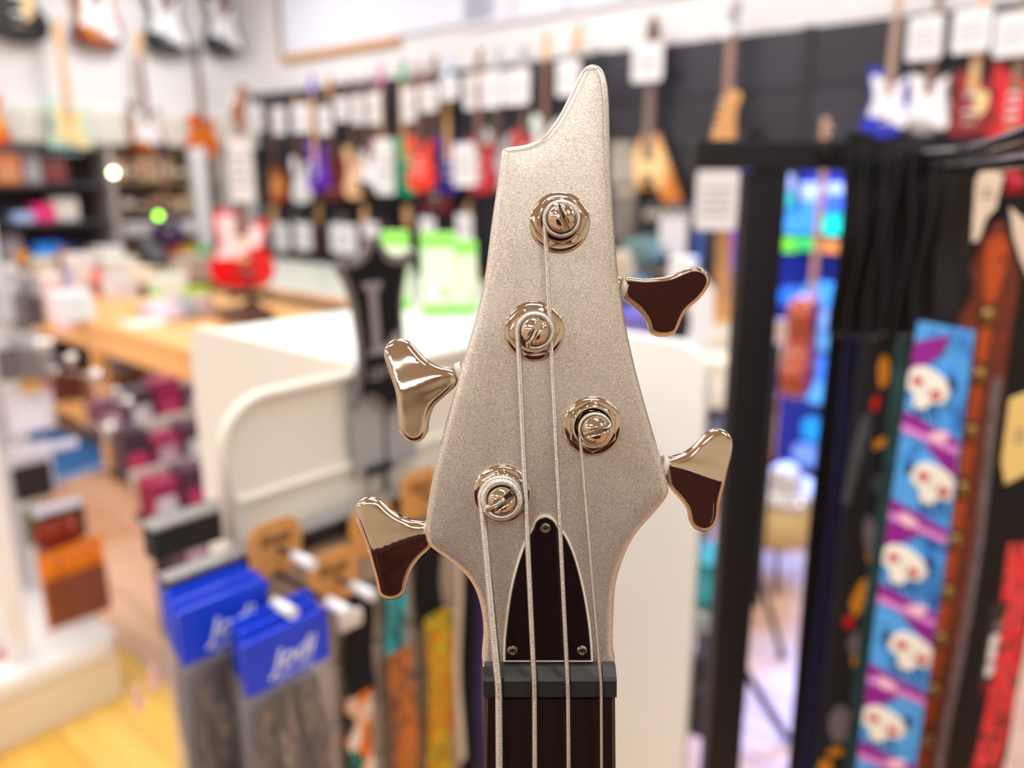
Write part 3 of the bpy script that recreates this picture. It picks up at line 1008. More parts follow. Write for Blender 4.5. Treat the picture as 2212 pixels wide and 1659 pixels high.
def guitar(name, label, loc, rz, scale, kind='strat', head='six', body='white', guard=None, neck='maple', board='rosewood', headc=None, pick='white', group=None, cat='guitar', lean=0.0, hw='chrome', tilt=0.0):
    d = gmesh(kind, head)
    g = thing(name, label, cat, loc, rz, group, scale)
    if lean or tilt:
        g.rotation_euler = (lean, tilt, rz)
    g_off = 0.207
    P = lambda nm, me, m, x=0, z=0: part(nm, me, g, m, loc=(x, 0, z + g_off))
    P('body', d['body'], body if isinstance(body, bpy.types.Material) else paint(body))
    if guard and 'guard' in d:
        P('pickguard', d['guard'], paint(guard))
    P('neck', d['neck'], wood(neck)); fb = P('fretboard', d['board'], wood(board))
    o = part('frets', d['frets'], fb, fm); o['kind'] = 'stuff'
    P('headstock', d['head'], wood(neck) if headc is None else paint(headc))
    hwm = CHROME if hw == 'chrome' else mat('gold_hardware', (210, 170, 90), 0.2, 1.0)
    for k in range(6):
        if head == 'six':
            P('tuner', d['tuner'], hwm, -.012 + k * .005, .65 + k * .025)
        else:
            sgn = 1 if k % 2 == 0 else -1
            o = P('tuner', d['tuner'], hwm, -.022 * sgn, .66 + (k // 2) * .042)
            if sgn < 0:
                o.rotation_euler = (0, PI, 0)
    if kind == 'uke':
        P('sound_hole', d['hole'], BLACK, 0, .06)
        P('bridge', d['bridge'], wood('rosewood'), 0, -.09)
    else:
        for z in ((-.07, -.01, .05) if kind == 'strat' else (-.055, .04)):
            P('pickup', d['pickup'], paint(pick), 0, z)
        P('bridge', d['bridge'], hwm, 0, -.115)
    return g


TAGM = MB().rprism(rrect(-.5, .5, -.5, .5, .09, 3), -.006, 0, 0.0).mesh('price_card', CARD)
INK = mat('grey_ink', (120, 118, 122), 0.7)


def price_tag(label, p, rz, w, h, group='white price cards on the guitars', name='price_card', m=None, lines=True, tilt=0):
    mb = MB().rprism(rrect(-w / 2, w / 2, -h, 0, w * .09, 3), -.002, 0.0)
    o = solo(name, mb, m or CARD, label, 'price tag', p, rz, group)
    if tilt:
        o.rotation_euler = (0, tilt, rz)
    if lines:
        l = MB()
        for k in range(4):
            l.box(-w * .36, w * (.36 - .08 * (k % 2)), -.0026, -.002, -h * (.3 + .14 * k) - h * .03, -h * (.3 + .14 * k))
        part('printed_lines', l, o, INK)
    st = MB().tube([(0, -.001, -.004), (0, -.002, .02), (0, -.001, .045)], .0012, 6)
    part('tag_string', st, o, mat('string_white', (220, 220, 220), .8))
    return o


def hang(nm, label, wallfun, off, px1, y1, px2, y2, rz, smax=1.15, **kw):
    """a guitar hung so that its head top is at pixel (px1,y1) and its body bottom at (px2,y2) of the plane"""
    B = wallfun(px2, y2, off); T = wallfun(px1, y1, off)
    s = (T.z - B.z) / 1.02
    s = min(max(s, 0.45), smax)
    g = guitar(nm, label, (B.x, B.y, B.z), rz, s, **kw)
    return g, B, s


def tag_on(label, wallfun, off, x0, y0, x1, y1, rz, fore=1.0, **kw):
    c = wallfun((x0 + x1) / 2, y0, off); b_ = wallfun((x0 + x1) / 2, y1, off)
    Y = c.y
    w = (x1 - x0) / F * Y / max(fore, .76)
    price_tag(label, c, rz, w, c.z - b_.z, **kw)


RW = dict(rz=ROT_U)
gr = 'electric guitars hanging in the upper row on the slatwall'
am = burst((240, 150, 30), (150, 50, 14))
sun = burst((244, 150, 40), (96, 22, 12))
rows = [
    ('orange burst electric guitar, first in the slatwall row from the corner', 640, 215, 604, 442, dict(kind='lp', head='three', body=am, headc='black')),
    ('white electric guitar beside the purple one in the slatwall row', 662, 205, 655, 440, dict(kind='strat', body=(244, 244, 248), guard='white', board='rosewood')),
    ('purple electric guitar with purple headstock', 692, 155, 690, 415, dict(kind='strat', body=(92, 22, 176), headc=(120, 80, 220), neck='maple', board='maple')),
    ('dark red electric guitar under an amber headstock', 730, 160, 728, 432, dict(kind='strat', body=(150, 10, 24), headc=(206, 130, 40), pick='black')),
    ('peach natural electric guitar with curved body beside the dark red one', 768, 165, 772, 430, dict(kind='strat', body=(246, 196, 150), neck=(120, 70, 50))),
    ('black electric guitar with white pickguard behind the pink one', 802, 160, 804, 424, dict(kind='strat', body='black', guard='white', neck=(110, 66, 48))),
    ('pink electric guitar with magenta headstock and maple neck', 840, 138, 834, 420, dict(kind='strat', body=(244, 176, 206), guard='white', headc=(206, 70, 160), board='maple')),
    ('sea green electric guitar with green headstock', 885, 125, 882, 424, dict(kind='strat', body=(10, 186, 130), headc=(70, 170, 120), board='maple')),
    ('coral red electric guitar beside the green one', 918, 130, 912, 414, dict(kind='strat', body=(244, 60, 40), headc=(150, 100, 80))),
    ('maroon electric bass with long body', 934, 120, 946, 470, dict(kind='strat', body=(112, 30, 42), headc=(120, 70, 50), neck=(120, 50, 50))),
    ('deep blue electric guitar beside the maroon one', 975, 120, 974, 420, dict(kind='strat', body=(26, 34, 150), headc=(190, 220, 250), neck='maple', board='maple')),
    ('crimson electric guitar behind the bass headstock on its left', 1022, 105, 1040, 418, dict(kind='tele', body=(178, 8, 34), headc=(130, 80, 50))),
    ('white electric guitar partly hidden by the bass headstock', 1062, 100, 1078, 410, dict(kind='strat', body=(240, 242, 244), guard='white', headc=(190, 190, 210))),
    ('cherry red electric guitar peeking over the bass headstock', 1115, 95, 1135, 390, dict(kind='lp', head='three', body=(210, 14, 36), headc=(170, 170, 180))),
    ('pale electric guitar with a light maple headstock left of the bass tip', 1172, 70, 1180, 380, dict(kind='strat', body=(210, 225, 220), neck='maple', board='rosewood')),
    ('electric guitar with light maple headstock just behind the bass tip', 1232, 50, 1245, 372, dict(kind='strat', body=(60, 40, 40), neck='maple')),
]
for i, (lab, a, b_, c, d_, kw) in enumerate(rows):
    hang('electric_guitar', lab, onRight, 0.12 + 0.09 * (i % 3), a, b_, c, d_, ROT_U, group=gr, **kw)
tags1 = [(530, 225, 570, 285), (584, 232, 618, 290), (625, 226, 672, 286), (683, 230, 716, 290), (722, 210, 752, 262), (758, 206, 785, 268), (790, 200, 822, 268), (866, 190, 903, 262), (905, 185, 945, 240), (950, 165, 990, 215), (1003, 162, 1036, 236), (1036, 155, 1082, 232), (1088, 150, 1142, 226), (1206, 130, 1250, 206), (806, 300, 850, 420), (978, 310, 1030, 402)]
for i, (x0_, y0_, x1_, y1_) in enumerate(tags1):
    tag_on('white price card on the slatwall guitars, %s' % (('%s from the left of the upper row' % ORD[i]) if i < 14 else ('tall one under the pink guitar' if i == 14 else 'tall one beside the blue guitar')), onRight, 0.32, x0_, y0_, x1_, y1_, ROT_U, 0.62)
# the V guitar, the natural guitar and the right-hand guitars
g, B, s = hang('electric_guitar', 'natural wood V-shaped electric guitar alone on the dark slatwall', onRight, 0.10, 1400, 22, 1400, 440, ROT_U, kind='vee', head='vee', body=burst((250, 216, 160), (206, 120, 34)), neck=(150, 120, 104), board=(120, 96, 90), headc=(60, 50, 48), hw='gold', pick='black')
tag_on('white price card hanging on the neck of the V-shaped guitar', onRight, 0.16, 1371, 92, 1429, 176, ROT_U, 0.80)
hang('electric_guitar', 'blue electric guitar with a big white pickguard and rosewood neck', onRight, 0.12, 1928, -60, 1912, 296, ROT_U, kind='strat', body=(20, 40, 190), guard='white', neck='maple', board=(170, 140, 120), headc='natural')
hang('electric_guitar', 'white and black electric guitar right of the blue one', onRight, 0.12, 2012, -75, 1996, 300, ROT_U, kind='strat', body=burst((240, 240, 240), (10, 10, 20)), guard='white', neck=(120, 84, 70))
hang('electric_guitar', 'dark red electric guitar with a bare maple neck at upper right', onRight, 0.12, 2118, -85, 2090, 296, ROT_U, kind='lp', head='three', body=(128, 10, 26), guard='cream', neck='maple', board='maple')
hang('electric_guitar', 'bright red electric guitar with red neck at the right edge', onRight, 0.12, 2215, -90, 2180, 300, ROT_U, kind='strat', body=(206, 10, 34), neck=(170, 20, 50), board=(130, 90, 60), headc=(190, 20, 40))
tag_on('white price card on the neck of the white and black guitar', onRight, 0.18, 1974, 34, 2030, 128, ROT_U, 0.85, tilt=-.03)
tag_on('white price card on the bare maple neck at upper right', onRight, 0.18, 2074, 18, 2134, 112, ROT_U, 0.85, tilt=-.03)
tag_on('white price card on the bright red guitar at the right edge', onRight, 0.18, 2166, 24, 2226, 120, ROT_U, 0.85, tilt=-.03)
# lower row, heads just under the upper bodies
low = [('lower-row electric guitar in cream, first from the left', 588, 640, (236, 214, 180)), ('lower-row electric guitar in amber', 610, 650, (210, 120, 30)), ('lower-row electric guitar in ivory beside the amber one', 655, 655, (238, 226, 206)),
       ('lower-row electric guitar in pale sand', 705, 660, (226, 206, 176)), ('lower-row electric guitar in burnt orange behind the black plaque', 755, 665, (190, 90, 30)), ('lower-row electric guitar in black behind the plaque', 800, 665, (20, 20, 26)),
       ('lower-row electric guitar in grey with maple neck', 845, 660, (120, 120, 126)), ('lower-row electric guitar in olive', 890, 660, (90, 90, 50)), ('lower-row electric guitar in walnut', 940, 660, (110, 64, 40)),
       ('lower-row electric guitar with orange body left of the bass', 1015, 640, (220, 130, 50))]
for i, (lab, x, yb2, c) in enumerate(low):
    hang('electric_guitar', lab, onRight, 0.10 + 0.1 * (i % 3), x + 3, 432 + (i % 3) * 6, x, yb2 + 40, ROT_U, kind=('strat', 'lp', 'tele')[i % 3], head=('six', 'three', 'six')[i % 3], body=c, neck='maple' if i % 2 else 'rosewood', headc=None if i % 2 else 'black', guard='white' if i % 2 else None, group='electric guitars in the lower slatwall row')
for i, (x0_, y0_, x1_, y1_) in enumerate(((582, 482, 628, 540), (630, 482, 676, 540), (706, 484, 774, 548), (780, 480, 820, 512), (905, 470, 940, 520), (985, 462, 1020, 520))):
    tag_on('white price card of the lower slatwall row, %s from the left' % ORD[i], onRight, 0.36, x0_, y0_, x1_, y1_, ROT_U, 0.62, group='price cards of the lower row')

# left wall guitars
lk = dict(rz=ROT_V)
hang('electric_guitar', 'black single-cut electric guitar high at the left edge', onLeft, 0.08, 30, -330, 44, 92, ROT_V, kind='lp', head='three', body='black', guard='cream', smax=1.2)
hang('electric_guitar', 'red sunburst electric guitar with white pickguard, top row of the left wall', onLeft, 0.08, 205, -260, 216, 106, ROT_V, kind='strat', body=sun, guard='white')
hang('electric_guitar', 'black electric guitar with white pickguard, third in the top left row', onLeft, 0.08, 350, -230, 364, 118, ROT_V, kind='strat', body='black', guard='white')
hang('electric_guitar', 'black electric guitar nearest the board, top row of the left wall', onLeft, 0.08, 472, -200, 486, 122, ROT_V, kind='strat', body='black', guard='white')
hang('electric_guitar', 'yellow and red electric guitar cut by the left edge', onLeft, 0.19, -40, 20, -24, 322, ROT_V, kind='strat', body=burst((250, 190, 30), (220, 50, 20)))
hang('electric_guitar', 'pale aqua electric guitar with cream pickguard and maple neck', onLeft, 0.19, 128, 38, 158, 345, ROT_V, kind='strat', body=(176, 224, 214), guard=(246, 220, 160), neck='maple', board='maple', pick='cream')
hang('electric_guitar', 'amber sunburst electric guitar with white pickguard on the left wall, lower row', onLeft, 0.19, 298, 68, 322, 338, ROT_V, kind='strat', body=sun, guard='white')
hang('electric_guitar', 'orange single-cut electric guitar at the end of the left wall row', onLeft, 0.19, 416, 88, 442, 342, ROT_V, kind='lp', head='three', body=burst((230, 120, 10), (206, 60, 10)), neck=(120, 110, 110), headc='black', pick='black')
hang('electric_guitar', 'dark electric guitar with grey headstock and long rosewood neck above the rack beam', onRight, 0.12, 1572, 0, 1562, 440, ROT_U, kind='strat', body=(30, 28, 36), neck=(150, 110, 96), board=(150, 110, 96), headc=(150, 150, 160))
# ------------------------------------------------------------------ near fixture with the black rail
R0 = Vector((-0.365, 0.75, 0))          # left end of the rail on the plan


def fx(u, v, z=0.0):
    q = R0 + U * u + V * v; q.z = z; return q


def pl(px, py, u=0.0):
    """pixel -> (v, z) on the fixture's front plane shifted by u"""
    p0 = R0 + U * u
    q = atPlane(px, py, p0, U)
    return ((q - p0).dot(V), q.z)


ZT = 1.272
GREY = mat('warm_grey_panel', (206, 196, 176), 0.5)
fix = thing('display_fixture', 'cream metal display fixture with rounded panels and a white top beside the bass', 'display fixture', fx(0, 0, 0), ROT_V)
# local x = v, local -y = u
vl = pl(492, 1100)[0]
part('front_panel', MB().rprism(rrect(vl, 0.70, 0.18, ZT - .002, .055, 5, (0, 0, 0, 1)), 0.0, 0.014, 0.004), fix, CREAM)
part('panel_rim', MB().tube([(vl - .001, 0.0, 1.12)] + [(vl + .055 + .056 * math.cos(a), -.001, ZT - .057 + .056 * math.sin(a)) for a in np.linspace(PI, PI / 2, 8)] + [(0.70, -.001, ZT)], .007, 8), fix, CREAM)
part('panel_rib', MB().box(vl + .01, 0.69, -.006, 0.0, 1.155, 1.162, 0.002), fix, CREAM)
# end wing towards the viewer
part('end_wing', MB().rprism([(x, z) for x, z in rrect(0, 0.245, 0.05, ZT + .004, .05, 5, (0, 0, 1, 0))], -0.008, 0.008, 0.003), fix, mat('white_wing', (244, 247, 246), 0.4), rot=(0, 0, -PI / 2), loc=(0.69, 0, 0))
# body box behind, white top
part('side_panel', MB().rprism(rrect(-0.42, 0.0, 0.12, ZT + .01, .04, 5, (0, 0, 0, 1)), -0.006, 0.006, 0.002), fix, mat('pale_side', (230, 230, 222), 0.45), rot=(0, 0, -PI / 2), loc=(0.276, 0, 0))
part('top', MB().box(0.284, 0.69, 0.016, 0.42, ZT - .03, ZT - .004, .006), fix, mat('white_top', (232, 240, 238), 0.35))
part('carcass', MB().box(0.29, 0.68, 0.03, 0.41, 0.1, ZT - .03), fix, CREAM)
part('plinth', MB().box(0.29, 0.68, 0.02, 0.40, 0.0, 0.1), fix, BLACKM)
# slat boards below the rail
slb = mat('taupe_slat', (182, 164, 148), 0.5)
for k in range(7):
    part('slat', MB().box(vl + .02, 0.66, -.012, -.001, 1.085 - 0.085 * (k + 1), 1.085 - 0.085 * k - 0.008, 0.002), fix, slb)
# the rail
rl = thing('hanging_rail', 'black rail with a highlight painted grey along its top edge on the cream fixture', 'rail', fx(0, 0, 1.088), ROT_V)
part('rail_bar', MB().box(0.0, 0.66, -.034, -.014, 0.0, 0.022, 0.003), rl, BLACKM)
part('rail_highlight', MB().box(-0.001, 0.66, -.036, -.013, 0.0225, 0.027, 0.001), rl, mat('rail_highlight_grey', (138, 135, 134), 0.45, 0.3))  # grey strip paints the highlight on the rail's top edge
# second rail further back left
r2 = thing('back_rail', 'short black rail behind the cream rounded panel', 'rail', fx(-0.1, 0.10, 1.10), ROT_V)
part('rail_bar', MB().box(-0.045, 0.1, 0.02, 0.05, -0.04, 0.0, 0.004), r2, BLACKM)
part('rail_highlight', MB().box(-0.045, 0.1, 0.018, 0.052, 0.0, 0.004, 0.001), r2, mat('rail_highlight_grey', (138, 135, 134), 0.45, 0.3))  # top highlight painted as a grey strip here too


# hooks
def hook(label, u0, v, z, ln, slv=True):
    t = thing('display_hook', label, 'hook', fx(u0, v, z), ROT_V, 'hooks on the black rail')
    part('rod', MB().tube([(0, 0, 0), (0, -ln, 0.002)], .0028, 8), t, BLACKM)
    if slv:
        part('end_sleeve', MB().cyl((0, -ln + .012, 0.002), (0, -ln - .022, 0.002), .0062, n=12), t, mat('clear_sleeve', (226, 226, 230), 0.25))
    return t


blue = mat('royal_blue_card', (12, 62, 214), 0.4)
clear = mat('clear_bag', (206, 204, 212), 0.12, alpha=0.13)
leath = ramp_mat('strap_bundle_brown', [(44, 34, 28), (140, 118, 96), (26, 20, 18), (104, 80, 60), (168, 152, 136)], 26, (2.5, 2.5, .35), 0.6, 'NOISE', 1.5)
hat = [(-.5, 0), (-.5, 1), (-.42, 1), (-.30, .92), (.5, 1), (.5, 0)]


def bagcard(label, u, v, ztop, w=0.088, h=0.056, ln=0.34, txt=True, sh=0.0):
    t = thing('header_card_bag', label, 'packaged strap', fx(u, v, ztop), ROT_V, 'blue header card packs')
    part('header_card', MB().rprism(rrect(-w / 2, w / 2, -h, 0, .003, 2), -.003, 0.003), t, blue)
    if txt:
        a = text_mesh('Jodi', 0.030, 0.0002, 0.35, bold=0.0004)
        part('logo', a, t, mat('logo_white', (226, 232, 248), 0.5), loc=(0.004, -.0034, -.041))
        a = text_mesh('guitar straps', 0.0085, 0.0002, 0.2)
        part('logo_line', a, t, mat('logo_white', (226, 232, 248), 0.5), loc=(0.006, -.0034, -.0515))
    b_ = part('bag', MB().rprism(rrect(-w / 2 - .003, w / 2 + .003, -h - ln, -h, .008, 3), -.009, 0.009, .003), t, clear)
    s_ = MB()
    n = 9
    for k in range(3):
        x = -w * .28 + w * .28 * k
        pth = [(x + 0.006 * math.sin(i * 1.1 + k + v * 40), -.002 + .004 * math.sin(i * 1.7 + k), -h - .015 - (ln - .03) * i / n) for i in range(n + 1)]
        vs = []
        for (a1, b1, c1) in pth:
            vs += [(a1 - .013, b1 - .004, c1), (a1 + .013, b1 + .001, c1), (a1 + .013, b1 + .004, c1), (a1 - .013, b1 - .001, c1)]
        fs = [(4 * i + j, 4 * i + (j + 1) % 4, 4 * i + 4 + (j + 1) % 4, 4 * i + 4 + j) for i in range(n) for j in range(4)] + [(3, 2, 1, 0), (4 * n, 4 * n + 1, 4 * n + 2, 4 * n + 3)]
        s_.add(vs, fs)
    part('folded_strap', s_, t, leath)
    return t


def card_at(px, py, z):
    p = atZ(px, py, z); d = p - R0
    return d.dot(U), d.dot(V)


def card_u(px, py, u):
    v, z = pl(px, py, u)
    return u, v, z


CB = [(431, 1222, .0, 'hindmost blue header card pack at the rail end'), (446, 1248, .042, 'blue header card pack just before the hindmost one'),
      (480, 1284, .09, 'wide blue header card pack in the middle of the stack'), (464, 1266, .066, 'blue pack behind the wide middle one'),
      (588, 1308, .112, 'blue pack behind the nearest card'), (602, 1328, .127, 'blue pack directly behind the nearest one'),
      (616, 1350, .143, 'nearest blue header card pack with white script')]
for px, py, u, lab in CB:
    u, v, z = card_u(px, py, u)
    bagcard(lab, u, v, z, txt=True, w=0.094 if 'wide' in lab or 'nearest blue' in lab else 0.088)
hook('hook with a clear end sleeve through the wide blue card', -.01, 0.07, pl(545, 1315, .10)[1], 0.13)
hook('hook with a clear end sleeve through the nearest blue card', -.01, 0.11, pl(600, 1350, .14)[1], 0.165)

cork = mat('kraft_card', (206, 146, 82), 0.7, var=0.05, vscale=60)
inkd = mat('brown_ink', (70, 44, 22), 0.7)


def korktag(label, px, py, u, w=0.064, h=0.062, scr=True):
    u, v, z = card_u(px, py, u)
    t = thing('kraft_hang_card', label, 'hang card', fx(u, v, z), ROT_V, 'kraft hang cards')
    c = .012
    part('card', MB().rprism([(-w / 2, -h), (w / 2, -h), (w / 2, -c), (w / 2 - c, 0), (-w / 2 + c, 0), (-w / 2, -c)], -.0015, 0.0015), t, cork)
    a = text_mesh('Ernst', 0.017, 0.0002, 0.2, bold=.0006)
    part('logo', a, t, inkd, loc=(0.0, -.0018, -.026))
    return t, u, v


for i, (px, py, z_, lab) in enumerate(((590, 1124, .045, 'kraft hang card nearest the blue packs'), (716, 1190, .085, 'kraft hang card in front, left of the lower chrome key'), (800, 1090, .045, 'kraft hang card half hidden behind the lower chrome key'), (906, 1016, .045, 'kraft hang card just left of the bass headstock'))):
    t, u, v = korktag(lab, px, py, z_); z = t.location.z
    hook('black hook with a clear end through %s' % ('the card nearest the blue packs', 'the front kraft card', 'the half hidden kraft card', 'the card beside the headstock')[i], -.012, v + .003, z - .034, u + .055)


# straps
def ribbon(label, px, ytop, w_px, Y, ybot, m, rz=ROT_V, name='guitar_strap', wav=0.004, th=0.004, group=None, cat='guitar strap', top_round=False, fore=1.0):
    a = atY(px, ytop, Y); zb = atY(px, ybot, Y).z
    w = w_px / F * Y / fore / 0.97
    H = a.z - zb
    t = thing(name, label, cat, (a.x, a.y, zb), rz, group)
    n = 14; vs = []
    ph = random.uniform(0, 6)
    for i in range(n + 1):
        z = H * (1 - i / n); yy = wav * math.sin(i * .5 + ph); ww = w / 2
        if top_round:
            dz = H - z
            ww = w / 2 * math.sqrt(max(0.02, 1 - max(0, (w * .7 - dz) / (w * .7)) ** 2))
        vs += [(-ww, yy, z), (ww, yy, z), (ww, yy + th, z), (-ww, yy + th, z)]
    fs = [(4 * i + j, 4 * i + 4 + j, 4 * i + 4 + (j + 1) % 4, 4 * i + (j + 1) % 4) for i in range(n) for j in range(4)] + [(0, 1, 2, 3), (4 * n + 3, 4 * n + 2, 4 * n + 1, 4 * n)]
    o = part('webbing', MB().add(vs, fs), t, m)
    return t, w, H


bk = mat('black_webbing', (15, 15, 19), 0.8, spec=.3, bump=0.2, vscale=300)
flo = ramp_mat('floral_print', [(20, 20, 24), (240, 200, 170), (16, 18, 22), (232, 120, 40), (30, 110, 90), (245, 230, 215)], 46, (1, 1, .6))
skl = ramp_mat('orange_skull_print', [(40, 36, 40), (70, 60, 62), (226, 130, 30), (50, 40, 46), (200, 90, 30)], 40, (1, 1, .5), 0.8, 'NOISE', 2)
fru = ramp_mat('tropic_print', [(236, 190, 20), (200, 20, 12), (240, 150, 20), (70, 120, 30), (244, 214, 40), (214, 40, 16), (16, 16, 16)], 34, (1, 1, .6), 0.8, 'NOISE', 2.5)
tea = ramp_mat('teal_feather_print', [(20, 40, 44), (60, 190, 200), (20, 30, 34), (190, 225, 225)], 20, (1, 1, .5), 0.7, 'NOISE', 2)
pur = mat('dark_purple_webbing', (30, 16, 72), 0.8, var=.3, vscale=60)
Cc = mat('cream_strip', (214, 196, 178), 0.6)
rv = ROT_V
gs = 'straps hanging below the kraft cards'
ribbon('black strap with a floral lower end beside the clear bags', 772, 1275, 82, 0.90, 1505, bk, group=gs)
ribbon('cream and orange floral strap end at the bottom of the frame', 775, 1500, 74, 0.895, 1800, flo, group=gs)
ribbon('teal feather print strap top below the lower chrome key', 852, 1235, 60, 0.95, 1420, tea, group=gs)
ribbon('dark strap with an orange skull print near the bottom', 868, 1410, 72, 0.94, 1800, skl, group=gs)
ribbon('plain black strap right of the lower chrome key', 925, 1130, 78, 1.0, 1340, bk, group=gs)
ribbon('yellow red and green tropical print strap', 948, 1325, 82, 0.99, 1800, fru, group=gs)
ribbon('thin cream strap edge beside the tropical print', 988, 1190, 16, 1.0, 1640, Cc, group=gs)
ribbon('black strap behind the thin cream edge', 1010, 1180, 44, 1.06, 1800, bk, group=gs)
ribbon('dark purple strap close to the bass neck', 1040, 1240, 38, 1.04, 1800, pur, group=gs)
ribbon('dark strap at the back of the kraft card row', 810, 1250, 60, 1.02, 1800, bk, group=gs)
for i, (px, py) in enumerate(((648, 1262), (755, 1322))):
    u, v = card_at(px, py, 1.03)
    solo('white_buckle', MB().box(-.016, .016, -.004, .004, -.02, 0, .003), mat('buckle_white', (226, 216, 208), .4), 'small white buckle %s' % ('behind the blue packs', 'below the front kraft card')[i], 'buckle', fx(u, v, 1.03), ROT_V)

# ------------------------------------------------------------------ hide-shaped black sign
P0 = atPlane(808, 700, fx(.017, 0), U)
HIDE = [(808, 510), (819, 519), (833, 541), (850, 552), (869, 551), (884, 541), (889, 546), (886, 560), (877, 580), (871, 620), (867, 657), (868, 693), (872, 729), (874, 777), (880, 830), (893, 872), (886, 882), (868, 874), (850, 881),
        (838, 897), (824, 878), (804, 862), (783, 864), (766, 883), (754, 878), (762, 845), (770, 800), (772, 765), (767, 717), (756, 657), (741, 612), (724, 583), (729, 568), (740, 561), (755, 563), (771, 557), (785, 539), (795, 517)]


def pq(px, py):
    q = atPlane(px, py, P0, U); d = q - P0
    return (d.dot(V), q.z - P0.z)


sg = thing('hide_sign', 'black hide-shaped sign with a grey border and a large letter L', 'sign', P0, ROT_V)
hd = [tuple(p) for p in resample(catmull([pq(*p) for p in HIDE], 4), 0.0018)]
part('border', MB().rprism(hd, -.003, .003, .0008), sg, mat('sign_grey', (112, 104, 104), 0.5))
INN = [(808, 527), (815, 540), (828, 562), (848, 571), (864, 570), (869, 578), (861, 625), (858, 660), (859, 695), (863, 735), (864, 780), (868, 830), (876, 862), (852, 866), (838, 885), (828, 868), (806, 850), (782, 852), (776, 856), (780, 820), (783, 765), (778, 715), (768, 655), (753, 605), (742, 582), (757, 579), (778, 572), (795, 552)]
part('face', MB().rprism([tuple(p) for p in resample(catmull([pq(*p) for p in INN], 4), 0.002)], -.0042, -.003), sg, mat('sign_black', (5, 7, 11), 0.6, spec=0.25))
LT = [(776, 610), (819, 606), (818, 622), (809, 628), (818, 744), (834, 742), (847, 716), (860, 712), (863, 759), (790, 767), (790, 758), (800, 752), (790, 630), (779, 625)]
part('letter', MB().rprism([pq(*p) for p in LT], -.0054, -.0042), sg, mat('sign_letter', (136, 128, 130), 0.45))
a = text_mesh("LEVY'S", 0.019, 0.0004, 0.0, bold=.0004)
part('small_letters', a, sg, mat('sign_letter', (136, 128, 130), 0.45), loc=(pq(830, 800)[0], -.0048, pq(830, 812)[1]))
# grey holder plate below
part('holder_plate', MB().rprism([pq(*p) for p in ((762, 905), (790, 868), (838, 900), (880, 880), (905, 900), (905, 985), (775, 1035))], 0.004, 0.007), sg, mat('smoky_plate', (158, 158, 160), 0.3))
part('clip', MB().rprism([pq(*p) for p in ((792, 1012), (845, 996), (845, 1008), (792, 1026))], -.006, .004), sg, BLACKM)
part('stem', MB().cyl((pq(835, 900)[0], .0055, pq(835, 900)[1]), (pq(835, 900)[0], .0055, 1.112 - P0.z), .003), sg, BLACKM)
for k, (x, y) in enumerate(((886, 545), (882, 583))):
    q = atY(x + 4, y, 1.6)
    solo('chrome_stud', MB().sphere((0, 0, 0), .007, 12), CHROME, 'tiny shiny stud %s beside the black sign' % ('upper', 'lower')[k], 'stud', q)

def twist_thing(t, H, a_top, a_bot):
    def go(o):
        for c in o.children:
            if c.type == 'MESH':
                for v in c.data.vertices:
                    a = a_bot + (a_top - a_bot) * max(0, min(1, v.co.z / H))
                    x, y = v.co.x, v.co.y
                    v.co.x = x * math.cos(a) - y * math.sin(a); v.co.y = x * math.sin(a) + y * math.cos(a)
            go(c)
    go(t)


# ------------------------------------------------------------------ strap rack at right: post, beam, straps
YR = 1.12
pt = atY(1650, 370, YR); 
t = thing('strap_rack', 'black steel strap rack with a square post and cross beam', 'rack', (pt.x, pt.y, 0), 0)
zt_ = atY(1650, 368, YR).z
wp = 84 / F * YR
part('post', MB().box(-wp / 2, wp / 2, -.02, .02, 0, zt_, .002), t, BLACKM)
zb1 = atY(1700, 298, YR).z
bl = atY(1496, 300, YR).x - pt.x; br = atY(1832, 300, YR).x - pt.x
bh = 60 / F * YR
part('beam', MB().box(bl, br, -.024, .02, zt_ + .001, zt_ + bh, .003), t, BLACKM)
part('end_block', MB().box(br + .001, br + .02, -.026, .022, zt_ - .003, zt_ + bh + .002, .003), t, BLACKM)
bx = atY(1765, 322, YR).x - pt.x; bz = atY(1765, 322, YR).z
part('bolt', MB().lathe((bx, -.024, bz), [(.0105, 0), (.0105, .003), (.006, .005), (.0055, .002), (1e-4, .002)], 20, 'Y'), t, mat('bolt_black', (44, 42, 38), .3, .6))
part('foot', MB().box(-.25, .25, -.03, .03, 0, .03, .004), t, BLACKM)
# curved double rail
def arc_pts(dz):
    pp = [(1835, 322, 1.10), (1900, 330, 1.04), (1985, 334, 0.97), (2080, 326, 0.84), (2160, 305, 0.62), (2235, 278, 0.47), (2330, 240, 0.36), (2700, 150, 0.26)]
    q = [atY(x, y, Y) for x, y, Y in pp]
    z0 = q[2].z
    return [Vector((p.x - pt.x, p.y - pt.y, z0 - dz + 0 * i)) for i, p in enumerate(q)]
rt = mat('rail_gloss_black', (70, 70, 78), 0.16, 0.9, 0.4)
for dz in (0.0, 0.016):
    pp = resample(np.array([tuple(p) for p in catmull([tuple(p) for p in arc_pts(dz)], 5, False)]), 0.02, False)
    part('curved_rail', MB().tube([Vector(p) for p in pp], .005, 10), t, rt)
ZR = arc_pts(0)[2].z
gs2 = 'straps hanging on the curved rack rail'
